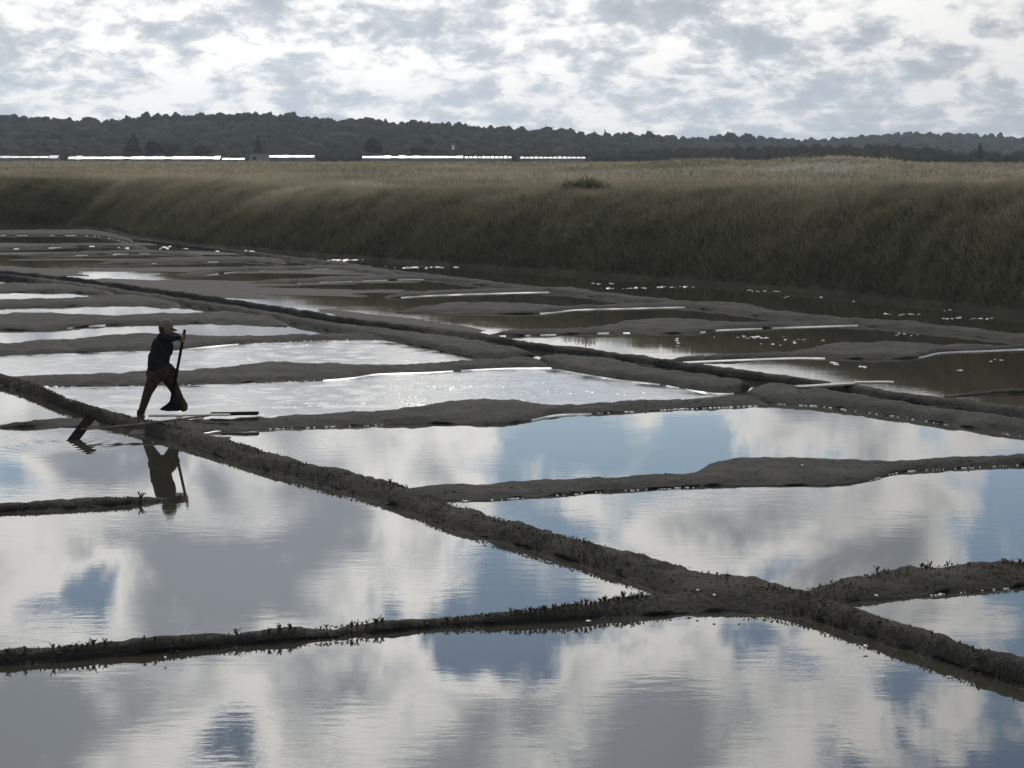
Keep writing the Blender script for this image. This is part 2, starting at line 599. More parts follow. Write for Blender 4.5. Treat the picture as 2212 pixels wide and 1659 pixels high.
ridge('G', 'clay ridge with a mound directly behind the worker', [(-20, 808, 834), (69, 811, 836), (208, 806, 836), (319, 801, 834), (392, 799, 833), (486, 792, 830), (538, 784, 828), (608, 781, 826), (677, 783, 824), (713, 785, 822), (765, 787, 817), (810, 787, 810),
      (921, 784, 806), (1025, 778, 800), (1100, 773, 797), (1200, 767, 796)], 0.09, refl=False, step=0.08)
ridge('H', 'clay ridge at the height of the worker\'s shoulders', [(-150, 744, 772), (0, 740, 769), (104, 733, 765), (191, 728, 762), (243, 723, 760), (295, 721, 759), (382, 723, 757), (451, 725, 750), (521, 726, 744), (625, 724, 739), (705, 721, 736), (790, 719, 735), (870, 722, 738)],
      0.09, refl=False)
ridge('I', 'clay ridge just above the worker\'s cap', [(-150, 682, 712), (0, 678, 713), (35, 675, 714), (104, 675, 714), (156, 678, 709), (226, 680, 703), (347, 677, 700), (417, 675, 698), (500, 674, 698), (620, 686, 706)], 0.09, refl=False)
ridge('J', 'clay ridge, second above the worker\'s cap', [(-150, 647, 666), (0, 645, 665), (104, 644, 663), (198, 640, 660), (288, 636, 659), (390, 644, 666)], 0.09, refl=False)
ridge('K', 'clay ridge, third above the worker\'s cap', [(-150, 614, 634), (0, 612, 632), (104, 611, 631), (170, 612, 633), (250, 620, 642)], 0.09, refl=False)
ridge('FU', 'long far diagonal clay ridge, the upper of the two beside the channel', [(-200, 560, 566), (0, 583, 590), (150, 598, 606), (300, 618, 628), (450, 638, 650), (600, 661, 674), (713, 679, 694), (852, 697, 712), (949, 707, 726), (1060, 723, 741),
      (1157, 741, 757), (1303, 757, 773), (1426, 775, 794), (1568, 794, 815), (1746, 818, 838), (1863, 834, 858), (1959, 848, 872), (2066, 861, 887), (2212, 880, 908), (2450, 910, 942)], 0.16, refl=False)
ridge('FL1', 'farthest length of the lower ridge beside the channel', [(-150, 578, 588), (0, 592, 602), (150, 608, 622), (300, 630, 645), (450, 652, 668), (600, 676, 694), (713, 696, 716), (852, 712, 740), (991, 729, 768), (1070, 742, 778), (1130, 753, 774), (1161, 763, 768)], 0.15, refl=False)
ridge('FL2', 'middle length of the lower ridge beside the channel', [(1160, 775, 779), (1178, 767, 792), (1206, 764, 800), (1338, 778, 822), (1426, 796, 832), (1533, 810, 850), (1595, 820, 850), (1615, 826, 840), (1622, 831, 836)], 0.15, refl=False)
ridge('FL3', 'nearest length of the lower ridge beside the channel, meeting the right edge', [(1604, 856, 862), (1615, 846, 876), (1640, 834, 886), (1675, 829, 888), (1728, 835, 891), (1782, 841, 895), (1924, 864, 915), (2212, 906, 961), (2450, 942, 1000)], 0.14)
ridge('O1', 'low ridge of the second brown pan below the grass bank', [(830, 634, 645), (869, 631, 643), (930, 627, 639), (1077, 622, 634), (1216, 621, 632), (1300, 628, 639)], 0.09, refl=False)
ridge('O2', 'low ridge with a long mound, third brown pan below the grass bank', [(860, 668, 676), (960, 655, 677), (1046, 651, 678), (1112, 653, 679), (1161, 657, 678), (1199, 660, 675), (1241, 659, 670), (1350, 656, 667), (1481, 652, 664), (1560, 652, 664), (1660, 662, 674)], 0.09, refl=False)
ridge('O3', 'low ridge with a long mound in the middle of the brown pans', [(1040, 718, 728), (1150, 711, 725), (1250, 708, 722), (1320, 700, 720), (1373, 691, 720), (1442, 688, 721), (1500, 689, 720), (1550, 693, 714), (1620, 696, 711), (1732, 694, 707), (1881, 690, 703), (1960, 692, 706), (2040, 702, 714)], 0.09, refl=False)
ridge('O4', 'low ridge with a mound nearest the loose boards', [(1430, 774, 786), (1480, 769, 783), (1600, 764, 778), (1720, 757, 774), (1799, 742, 775), (1888, 737, 777), (1959, 738, 776), (1990, 740, 772), (2030, 743, 763), (2120, 744, 759), (2212, 743, 755), (2400, 736, 747)], 0.09, refl=False)
ridge('O5', 'low ridge cut by the right edge beyond the boards', [(2040, 852, 860), (2100, 845, 855), (2212, 838, 850), (2400, 828, 840)], 0.08, refl=False)
ridge('P0', 'low far ridge, fifth row below the grass bank', [(540, 606, 614), (640, 601, 613), (713, 597, 610), (800, 594, 607), (918, 593, 604), (1000, 600, 610)], 0.09, refl=False)
ridge('P1', 'low far ridge, fourth row below the grass bank', [(380, 588, 596), (441, 583, 595), (510, 577, 588), (600, 574, 585), (698, 572, 582), (760, 574, 586), (860, 585, 598)], 0.09, refl=False)
ridge('P2', 'low far ridge, third row from the top', [(210, 565, 572), (299, 560, 570), (400, 556, 568), (521, 554, 565), (620, 559, 572)], 0.09, refl=False)
ridge('P3', 'low far ridge, second row from the top', [(40, 549, 555), (149, 545, 553), (200, 542, 551), (340, 540, 549), (440, 547, 558)], 0.09, refl=False)
ridge('P4', 'low far ridge, topmost row under the bank', [(-150, 533, 539), (10, 531, 538), (100, 528, 536), (222, 525, 532), (320, 531, 540)], 0.09, refl=False)
ridge('P5', 'wet mud edge curving under the far end of the bank', [(-150, 500, 512), (0, 497, 509), (120, 496, 509), (200, 497, 510), (250, 506, 518), (290, 518, 528)], 0.10, refl=False)
ridge('T', 'diagonal ridge at the foot of the grass bank', [(262, 510, 516), (400, 528, 534), (520, 541, 548), (620, 553, 561), (740, 566, 576), (860, 584, 594), (984, 597, 610), (1100, 612, 624), (1230, 625, 636), (1387, 640, 655), (1515, 654, 668), (1640, 665, 684), (1750, 678, 694),
      (1880, 690, 706), (2050, 704, 722), (2212, 722, 742), (2450, 745, 770)], 0.12, refl=False)

# ------------------------------------------------------------------ half drained pans far left: mud showing through shallow brine
def mud_flat(poly, res, level, label, amp=.016):
    pts = [at(x, y) for x, y in poly]
    q = np.array([p[:2] for p in pts])
    xs = np.arange(q[:, 0].min(), q[:, 0].max(), res * 1.0)
    ys = np.arange(q[:, 1].min(), q[:, 1].max(), res)
    XX, YY = np.meshgrid(xs, ys, indexing='ij')
    inside = np.zeros(XX.shape, bool)
    for i in range(len(q)):
        (x1, y1), (x2, y2) = q[i], q[(i + 1) % len(q)]
        c = ((y1 > YY) != (y2 > YY)) & (XX < (x2 - x1) * (YY - y1) / (y2 - y1 + 1e-9) + x1)
        inside ^= c
    ed = np.full(XX.shape, 1e9)
    for i in range(len(q)):
        a_, b_ = q[i], q[(i + 1) % len(q)]
        ab = b_ - a_
        tt_ = np.clip(((XX - a_[0]) * ab[0] + (YY - a_[1]) * ab[1]) / (ab @ ab), 0, 1)
        ed = np.minimum(ed, np.hypot(XX - a_[0] - tt_ * ab[0], YY - a_[1] - tt_ * ab[1]))
    ZZ = np.full(XX.shape, -.06)
    for i, j in zip(*np.nonzero(inside)):
        ZZ[i, j] = level + amp * (fbm(XX[i, j] * .07 + YY[i, j] * .05, YY[i, j] * .22 - XX[i, j] * .02, 5.0, 5)) - .014 * math.exp(-ed[i, j] / .6)
    I = np.arange(XX.size).reshape(XX.shape)
    keep = inside[:-1, :-1] | inside[1:, :-1] | inside[1:, 1:] | inside[:-1, 1:]
    Fq = np.stack([I[:-1, :-1], I[1:, :-1], I[1:, 1:], I[:-1, 1:]], -1)[keep]
    o = link('mud_flat', np_mesh('mud_flat', np.stack([XX, YY, ZZ], -1).reshape(-1, 3), Fq, smooth=True), MUD_FLAT)
    return tag(o, label, kind='structure')


mud_flat([(-160, 502), (200, 500), (290, 520), (520, 546), (700, 562), (860, 590), (990, 604), (1060, 640), (1040, 690), (960, 700), (852, 694), (600, 657), (300, 614), (0, 579), (-160, 562)], .22, -.0035,
         'wet mud showing through the shallow far pans, left of centre')
mud_flat([(-160, 545), (0, 566), (300, 600), (600, 642), (852, 680), (1000, 700), (1060, 712), (1060, 726), (852, 703), (600, 666), (300, 621), (0, 585), (-160, 569)], .22, .0075,
         'strip of wet mud along the upper channel ridge')

# ------------------------------------------------------------------ white waterline rims: salt crust, and glints painted white (parts of their ridges)
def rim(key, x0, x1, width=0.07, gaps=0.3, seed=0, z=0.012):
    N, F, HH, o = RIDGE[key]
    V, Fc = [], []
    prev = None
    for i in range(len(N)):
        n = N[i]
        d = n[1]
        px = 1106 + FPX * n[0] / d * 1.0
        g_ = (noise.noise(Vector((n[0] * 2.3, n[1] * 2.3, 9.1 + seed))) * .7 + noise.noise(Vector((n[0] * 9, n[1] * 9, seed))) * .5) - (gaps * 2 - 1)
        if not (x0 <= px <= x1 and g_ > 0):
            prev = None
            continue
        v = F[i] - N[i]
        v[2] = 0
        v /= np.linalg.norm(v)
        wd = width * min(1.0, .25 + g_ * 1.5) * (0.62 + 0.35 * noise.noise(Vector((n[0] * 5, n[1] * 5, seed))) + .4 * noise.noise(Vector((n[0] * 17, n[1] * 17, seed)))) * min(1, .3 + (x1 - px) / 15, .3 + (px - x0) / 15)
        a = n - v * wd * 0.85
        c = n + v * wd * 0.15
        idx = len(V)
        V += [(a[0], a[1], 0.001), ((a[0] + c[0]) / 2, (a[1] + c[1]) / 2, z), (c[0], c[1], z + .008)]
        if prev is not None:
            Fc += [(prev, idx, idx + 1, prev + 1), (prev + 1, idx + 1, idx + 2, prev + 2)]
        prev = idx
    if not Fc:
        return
    me = np_mesh('salt_glint_rim', np.array(V), np.array(Fc)[:, ::-1], smooth=True)
    link('salt_glint_rim', me, SALT_GLINT, o)


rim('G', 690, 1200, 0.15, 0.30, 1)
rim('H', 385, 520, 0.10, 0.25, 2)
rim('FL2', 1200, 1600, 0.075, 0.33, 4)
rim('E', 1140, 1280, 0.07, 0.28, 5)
rim('O4', 1475, 1790, 0.10, 0.12, 12)  # far rows: sky glint at the water's edge, painted as a white strip
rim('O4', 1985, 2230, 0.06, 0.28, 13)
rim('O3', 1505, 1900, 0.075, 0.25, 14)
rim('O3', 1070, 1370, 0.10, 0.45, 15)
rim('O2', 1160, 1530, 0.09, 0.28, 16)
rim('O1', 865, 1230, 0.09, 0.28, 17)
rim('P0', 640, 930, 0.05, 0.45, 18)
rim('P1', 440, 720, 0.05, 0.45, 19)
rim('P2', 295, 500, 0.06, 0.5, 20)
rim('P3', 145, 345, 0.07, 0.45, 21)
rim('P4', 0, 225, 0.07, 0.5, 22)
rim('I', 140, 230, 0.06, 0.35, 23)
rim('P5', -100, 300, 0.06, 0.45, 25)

# ------------------------------------------------------------------ loose salt flakes, and white flecks painted for glints on the water
def flakes(spots):
    V, Fc = [], []
    for (x, y, rx, ry, n, size, z) in spots:
        for _ in range(n):
            px, py = random.gauss(x, rx), random.gauss(y, ry)
            c = at(px, py, 0.0)
            s = size * (.5 if y < 760 or y > 900 else .62) * random.uniform(0.3, 1.5)
            k = 6
            tilt = Vector((random.uniform(-.25, .25), random.uniform(-.35, .1), 1)).normalized()
            a = tilt.orthogonal().normalized()
            b = tilt.cross(a)
            i0 = len(V)
            top = [c + Vector((0, 0, z + s * 0.12)) + (a * math.cos(q * 2 * math.pi / k) + b * math.sin(q * 2 * math.pi / k)) * s * random.uniform(.6, 1) for q in range(k)]
            top = [Vector((c.x + (p.x - c.x) * 2.0, p.y, p.z)) for p in top]
            V += [c + Vector((0, 0, z + s * 0.22))] + top
            V += [p - Vector((0, 0, s * 0.3 + z)) for p in top]
            for q in range(k):
                r = (q + 1) % k
                Fc.append((i0, i0 + 1 + q, i0 + 1 + r))
                Fc.append((i0 + 1 + q, i0 + 1 + k + q, i0 + 1 + r))
                Fc.append((i0 + 1 + r, i0 + 1 + k + q, i0 + 1 + k + r))
    return np_mesh('salt_glint_flakes', np.array([tuple(v) for v in V]), np.array(Fc))


sp = [(905, 878, 12, 3, 60, .045, .004), (880, 868, 25, 5, 60, .03, .004), (960, 839, 30, 2.5, 60, .035, .004), (1000, 838, 18, 2, 34, .03, .004), (850, 845, 60, 8, 40, .025, .004), (1000, 850, 160, 14, 120, .02, .004), (900, 815, 120, 6, 60, .02, .004), (700, 780, 200, 8, 60, .02, .004), (790, 872, 6, 2, 8, .03, .004),
      (1190, 852, 30, 4, 14, .04, .004), (1270, 846, 12, 2, 5, .04, .004), (1100, 828, 40, 4, 10, .03, .004), (1330, 850, 50, 4, 12, .03, .004), (100, 835, 12, 1.2, 16, .04, .006), (250, 846, 70, 6, 28, .02, .006),
      (705, 880, 40, 8, 8, .025, .004), (640, 880, 5, 1, 3, .03, .004), (560, 742, 30, 2, 14, .035, .004), (700, 744, 30, 3, 12, .035, .004),
      (1463, 733, 2, 2.2, 4, 0.040, .004), (1467, 742, 2, 1.2, 2, 0.040, .004), (1463, 748, 1.5, 1.5, 2, 0.040, .004),
      (1640, 729, 40, 1.2, 18, 0.048, .004), (1740, 736, 30, 2.0, 9, 0.040, .004), (1680, 745, 20, 2, 4, 0.040, .004), (1800, 785, 4, 4, 3, 0.048, .004), (1860, 793, 8, 1, 3, 0.040, .004),
      (2065, 800, 6, 1, 2, 0.040, .004), (1938, 720, 6, 1.2, 2, 0.048, .004), (1960, 724, 30, 2, 4, 0.040, .004), (2150, 780, 12, 2, 3, 0.040, .004),
      (1625, 629, 12, 1.5, 5, 0.056, .004), (1680, 630, 14, 1.2, 7, 0.056, .004), (1700, 642, 6, 1, 2, 0.056, .004), (1774, 644, 2, 1.5, 2, 0.056, .004), (1840, 652, 5, 1, 2, 0.056, .004), (1919, 679, 6, .5, 4, 0.056, .004), (1967, 679, 14, .6, 8, 0.056, .004),
      (2048, 672, 6, 1, 3, 0.048, .004), (2090, 688, 40, .7, 15, 0.048, .004), (1350, 623, 25, .6, 11, 0.064, .004), (1460, 620, 30, .6, 18, 0.064, .004), (1315, 613, 15, .6, 5, 0.064, .004),
      (930, 578, 40, 1.0, 30, .12, .004), (730, 562, 25, .7, 22, .12, .004), (400, 535, 60, 1.5, 22, .12, .004), (520, 543, 22, 1.0, 16, .12, .004),
      (1110, 795, 80, 1.5, 26, .03, .01), (1500, 862, 50, 2, 8, .03, .004), (1570, 806, 20, 3, 5, .04, .004)]


def along(key, x0, x1, n, size):  # flakes strung along a ridge's waterline, standing in for its bright glints
    N, F, HH, o = RIDGE[key]
    for _ in range(n):
        x = random.uniform(x0, x1)
        if noise.noise(Vector((x * .05, size * 70, 1.0))) < -.05:
            continue
        pxs = 1106 + FPX * N[:, 0] / (N[:, 1] * CP + CAM_H * SP)
        i = int(np.argmin(np.abs(pxs - x)))
        p = N[i]
        k = FPX / (p[1] * CP + CAM_H * SP)
        yy_ = 829.5 + (829.5 - HORIZON) * 0 + FPX * math.tan(math.atan2(CAM_H, p[1]) - PITCH)
        sp.append((x, yy_ - .4, .3, .5, 1, size, .012))


along('H', 520, 850, 100, 0.024)
along('E', 1290, 1640, 220, 0.019)
along('E', 580, 830, 80, 0.018)
along('FL3', 1620, 1830, 140, 0.019)
along('FL3', 1830, 2212, 80, 0.017)
along('D', 990, 1500, 120, 0.016)
along('D', 1880, 2212, 140, 0.014)
along('C', 2010, 2212, 72, 0.013)
along('G', 60, 690, 120, 0.018)
link('salt_glint_flakes', flakes(sp), SALT_GLINT)["kind"] = 'stuff'
bpy.data.objects['salt_glint_flakes']["label"] = 'loose white salt flakes and painted white glints in the pans'

# ------------------------------------------------------------------ grass bank and the meadow on top of it
base_px = [(-400, 488), (-150, 490), (0, 491), (150, 491), (230, 497), (280, 511), (400, 528), (520, 539), (700, 554), (860, 566), (1008, 577), (1200, 590), (1430, 606), (1700, 630), (1900, 648), (2083, 668), (2212, 686), (2450, 720), (2900, 790)]
bp = np.array([at(x, y)[:2] for x, y in base_px])
bp = np.vstack([[bp[0] + (bp[0] - bp[1]) * 22], bp])
tb = np.concatenate([[0], np.cumsum(np.linalg.norm(np.diff(bp, axis=0), axis=1))])
INL = np.array([0.42, 0.907])
MOUNDS = [(31.0, 195.0, 1.15, 7.5), (17.5, 195.0, 0.85, 6.5), (-40, 230, .25, 14), (-8, 240, .22, 9), (52, 215, .2, 10)]


def base_at(t):
    return np.stack([np.interp(t, tb, bp[:, 0]), np.interp(t, tb, bp[:, 1])], -1)


def vnoise(x, y, f, ph=0.0):
    """cheap smooth pseudo noise for arrays"""
    return (np.sin(x * f * 1.7 + 1.3 * np.sin(y * f * 1.1 + ph) + ph) * np.cos(y * f * 1.9 + 1.7 * np.sin(x * f * .7 + 2 * ph)) +
            .5 * np.sin(x * f * 3.9 + y * f * 2.3 + ph * 3) * np.cos(y * f * 4.3 - x * f * 2.9 + ph)) / 1.5


def bank_z(x, y, d, t):
    Hb = np.interp(t, [tb[1], tb[4], tb[6], tb[9], tb[13], tb[17], tb[-1]], [2.75, 2.75, 2.65, 2.6, 2.85, 3.25, 3.3])
    run = np.interp(t, [tb[4], tb[6], tb[9], tb[-1]], [7.5, 7.0, 6.5, 6.5])
    s = np.clip(d / run, 0, 1)
    s = 1 - (1 - s) ** 2.2
    q = np.clip((d - run) / 140.0, 0, 1)
    z = Hb * s + (2.74 - Hb) * q - 5.0 * np.clip((d - 212) / 110.0, 0, 1)
    for mx, my, a, r in MOUNDS:
        z = z + a * np.exp(-((x - mx) ** 2 + ((y - my) / 2.5) ** 2) / (r * r))
    amp = np.clip(d / 2.0, 0, 1)
    z = z + amp * (vnoise(x, y, .55, .4) * .10 + vnoise(x, y, .16, 2.1) * .14 + vnoise(x, y, 1.7, 1.1) * .11 + vnoise(x, y, 3.4, 2.7) * .07)
    return z - 0.05 * (d < 0.05)


ds = np.array([0, .25, .5, .8, 1.1, 1.4, 1.7, 2.0, 2.4, 2.8, 3.2, 3.7, 4.3, 5, 6, 7.5, 9.5, 12, 15, 20, 26, 34, 45, 60, 80, 105, 135, 165, 195, 215, 232, 250, 280, 330])
ts = np.arange(0, tb[-1], 0.6)
ts = np.concatenate([np.arange(0, tb[1] - 1, 8), ts[ts > tb[1] - 1]])
B = base_at(ts)
X = B[:, None, 0] + INL[0] * ds[None, :]
Y = B[:, None, 1] + INL[1] * ds[None, :]
Z = bank_z(X, Y, np.broadcast_to(ds, X.shape), np.broadcast_to(ts[:, None], X.shape))
Z[:, 0] = -0.1
I = np.arange(X.size).reshape(X.shape)
Fq = np.stack([I[:-1, :-1], I[1:, :-1], I[1:, 1:], I[:-1, 1:]], -1).reshape(-1, 4)
bank = link('grass_bank', np_mesh('grass_bank', np.stack([X, Y, Z], -1).reshape(-1, 3), Fq, smooth=True), SOIL)
tag(bank, 'tall grassy earth bank between the salt pans and the meadow', kind='structure')


def blades(n, dlo, dhi, dpow, hgt, wid, lean=0.35, nblade=1, tmin=None):
    t = rng.uniform(0 if dlo > 15 else tb[1] * .97, tb[-1], n)
    d = dlo + (dhi - dlo) * rng.uniform(0, 1, n) ** dpow
    b = base_at(t)
    x = b[:, 0] + INL[0] * d
    y = b[:, 1] + INL[1] * d
    px = 1106 + FPX * x / y
    keep = (px > -160) & (px < 2380)
    t, d, x, y, px = t[keep], d[keep], x[keep], y[keep], px[keep]
    n = len(t)
    z = bank_z(x, y, d, t) - 0.02
    # colours: dry straw on top, greener tussocks and old brown stems on the face
    p1 = vnoise(x, y, .35, .7)
    p2 = vnoise(x, y, 1.3, 1.9)
    dry = np.clip(0.02 + 0.60 * np.clip((d - 1.0) / 6.0, 0, 1) + (.42 * p1 + .30 * p2 + .30 * vnoise(x, y * .35, .09, 3.3)) * np.clip(d / 9.0, .22, 1) + rng.normal(0, .08, n), 0, 1)
    for (qx, qy, rr, a) in STRAW:
        dry += a * np.exp(-((x - qx) ** 2 + (y - qy) ** 2) / rr ** 2)
    dry = np.clip(dry, 0, 1.25)[:, None]
    green = np.array([0.098, 0.100, 0.068]) * (1 + .3 * vnoise(x, y, .8, 4.0))[:, None]
    straw = np.array([0.43, 0.395, 0.29]) * (1 + .2 * vnoise(x, y, .5, 5.0))[:, None]
    c = np.clip(green * (1 - dry) + straw * dry, 0.01, 0.7) * rng.uniform(.88, 1.12, (n, 1))
    h = hgt * rng.uniform(.5, 1.3, n) * (1 + .35 * p1)
    wd = wid * rng.uniform(.6, 1.4, n)
    V, C = [], []
    for k in range(nblade):
        ang = rng.uniform(0, 2 * np.pi, n)
        la = rng.uniform(0, 2 * np.pi, n)
        ll = h * lean * rng.uniform(.3, 1.4, n)
        ox, oy = rng.normal(0, wid * (k > 0), n), rng.normal(0, wid * (k > 0), n)
        bx, by = np.cos(ang) * wd / 2, np.sin(ang) * wd / 2
        cx, cy = x + ox, y + oy
        V.append(np.stack([np.stack([cx - bx, cy - by, z], -1), np.stack([cx + bx, cy + by, z], -1), np.stack([cx + np.cos(la) * ll, cy + np.sin(la) * ll, z + h], -1)], 1))
        C.append(np.repeat(c[:, None, :], 3, 1))
    return np.concatenate(V).reshape(-1, 3), np.concatenate(C).reshape(-1, 3)


STRAW = []
for (px, py, Yd, rr, a) in [(355, 383, 130, 2.2, .35), (600, 378, 100, 2.0, .3), (255, 468, 108, 1.0, .5), (700, 375, 100, 3, .2)]:
    q = at_y(px, py, Yd)
    STRAW.append((q.x, q.y, rr, a))
parts = [blades(260000, 0.15, 6.5, 1.0, .36, .024, lean=.6), blades(120000, 4, 28, 1.3, .36, .035, lean=.6), blades(120000, 20, 110, 1.2, .34, .08, nblade=2, lean=.6), blades(80000, 90, 235, 1.0, .32, .18, nblade=2, lean=.6)]
Vg = np.concatenate([p[0] for p in parts])
Cg = np.concatenate([p[1] for p in parts])
Fg = np.arange(len(Vg)).reshape(-1, 3)
gr = link('grass', np_mesh('grass', Vg, Fg, col=Cg), GRASS)
tag(gr, 'dry tall grass covering the bank and the meadow behind', kind='stuff')


# ------------------------------------------------------------------ trees, woodland, hills
def crown_proto(seed, sub):
    bm = bmesh.new()
    bmesh.ops.create_icosphere(bm, subdivisions=sub, radius=1.0)
    for v in bm.verts:
        n = v.co.normalized()
        k = 1 + .42 * noise.noise(n * 1.6 + Vector((seed * 3.7, 0, 0))) + .32 * noise.noise(n * 3.7 + Vector((0, seed * 5.1, 0))) + .16 * noise.noise(n * 8.0 + Vector((0, 0, seed * 2.3)))
        v.co = n * k
    bm.verts.ensure_lookup_table()
    V = np.array([v.co[:] for v in bm.verts])
    F = np.array([[v.index for v in f.verts] for f in bm.faces])
    bm.free()
    return V, F


def leafy(V, n, size, r):
    """leaf sprays standing off a crown's surface"""
    i = r.integers(0, len(V), n)
    c = V[i] * r.uniform(.92, 1.04, (n, 1))
    a = r.normal(0, 1, (n, 3))
    b = r.normal(0, 1, (n, 3))
    a *= size / np.linalg.norm(a, axis=1)[:, None]
    b *= size / np.linalg.norm(b, axis=1)[:, None]
    return np.stack([c, c + a, c + b], 1).reshape(-1, 3)


protos3 = [crown_proto(i, 3) for i in range(8)]
protos2 = [crown_proto(20 + i, 2) for i in range(8)]
SKY_L = [(-200, 252), (0, 250), (80, 253), (110, 255), (200, 258), (255, 260), (300, 250), (400, 247), (450, 246), (560, 244), (610, 247), (650, 252), (720, 257), (800, 256), (850, 264), (885, 260), (930, 266), (980, 268), (1030, 274), (1080, 273), (1150, 277), (1240, 284), (1300, 289), (1400, 290), (1480, 297),
         (1560, 294), (1640, 295), (1700, 301), (1790, 299), (1830, 294), (1900, 291), (1960, 286), (2050, 288), (2150, 290), (2190, 297), (2240, 290), (2450, 292)]
SKX, SKY_ = np.array(SKY_L).T


def skyline(x):
    return np.interp(x, SKX, SKY_)


wood_V, wood_F, off = [], [], 0


def add_crown(c, rx, rz, hi):
    global off
    V, F = random.choice(protos3 if hi else protos2)
    a = random.uniform(0, 6.28)
    Rm = np.array([[math.cos(a), -math.sin(a), 0], [math.sin(a), math.cos(a), 0], [0, 0, 1]])
    sc = np.array([rx * random.uniform(.85, 1.15), rx * random.uniform(.85, 1.15), rz])
    W_ = (V @ Rm.T) * sc + np.array(c)
    L_ = (leafy(V @ Rm.T, 260 if hi else 150, .12, rng)) * sc + np.array(c)
    wood_V.append(W_)
    wood_F.append(F + off)
    off += len(W_)
    wood_V.append(L_)
    wood_F.append(np.arange(len(L_)).reshape(-1, 3) + off)
    off += len(L_)


for r in range(7):                       # hill rising in rows behind one another
    f = (r / 6.0)
    x = -170.0
    while x < 2390:
        far = 1.0 + 0.55 * np.clip((x - 1300) / 600, 0, 1)
        Yd = (760 + 300 * f) * far + random.uniform(-18, 18)
        rad = random.choice((2.0, 2.6, 3.4, 4.2, 5.0, 6.0) if r == 6 else (2.6, 3.4, 4.5, 5.5, 6.5, 8.0)) * random.uniform(.85, 1.15)
        top = 334 + (skyline(x) - 334) * f ** .75 + random.uniform(-1.5, 4.0) * (1 if r == 6 else 2.0)
        p = at_y(x, top, Yd)
        rz = rad * random.uniform(.55, 1.35)
        add_crown((p.x, p.y, p.z - rz), rad, rz, r == 6)
        x += rad * random.uniform(.5, 1.3) * FPX / Yd
band = [(1180, 336), (1300, 330), (1400, 322), (1600, 318), (1800, 315), (2000, 318), (2100, 326), (2300, 330), (2450, 330)]
for r, Yd in enumerate((690, 640, 600)):  # darker hedge of trees in front on the right
    x = 1180
    while x < 2380:
        rad = random.uniform(2.0, 4.2)
        top = np.interp(x, *np.array(band).T) + (4 * (2 - r) * -0.0) + r * 6 + random.uniform(-2, 5)
        p = at_y(x, top, Yd)
        rz = rad * random.uniform(.8, 1.2)
        add_crown((p.x, p.y, p.z - rz), rad, rz, True)
        add_crown((p.x, p.y - 1, p.z - 2.3 * rz), rad, rz, False)
        x += rad * 1.2 * FPX / Yd
x = -170
while x < 1250:                           # scrub behind the long sheds
    Yd = random.uniform(640, 680)
    rad = random.uniform(1.6, 3.4)
    top = 331 + random.uniform(-6, 4)
    p = at_y(x, top, Yd)
    add_crown((p.x, p.y, p.z - rad), rad * 1.2, rad, False)
    x += rad * 1.3 * FPX / Yd
wood = link('woodland', np_mesh('woodland', np.concatenate(wood_V), np.concatenate(wood_F)), CANOPY)
tag(wood, 'dark wooded hillside closing the view behind the marsh', kind='stuff')

# hill under the wood
hx = np.linspace(-170, 2390, 130)
rows = []
for f in np.linspace(-0.25, 1.12, 16):
    row = []
    for x in hx:
        far = 1.0 + 0.55 * np.clip((x - 1300) / 600, 0, 1)
        Yd = (760 + 300 * f) * far
        top = 334 + (skyline(x) - 334) * max(f, 0) ** .75
        p = at_y(x, top, Yd)
        row.append((p.x, p.y, -0.4 if f < 0 else (max(-0.3, p.z - 7.5) if f <= 1 else max(-.3, p.z - 16))))
    rows.append(row)
HV = np.array(rows)
I = np.arange(HV.shape[0] * HV.shape[1]).reshape(HV.shape[:2])
Fq = np.stack([I[:-1, :-1], I[:-1, 1:], I[1:, 1:], I[1:, :-1]], -1).reshape(-1, 4)
tag(link('hills', np_mesh('hills', HV.reshape(-1, 3), Fq, smooth=True), SOIL), kind='structure')


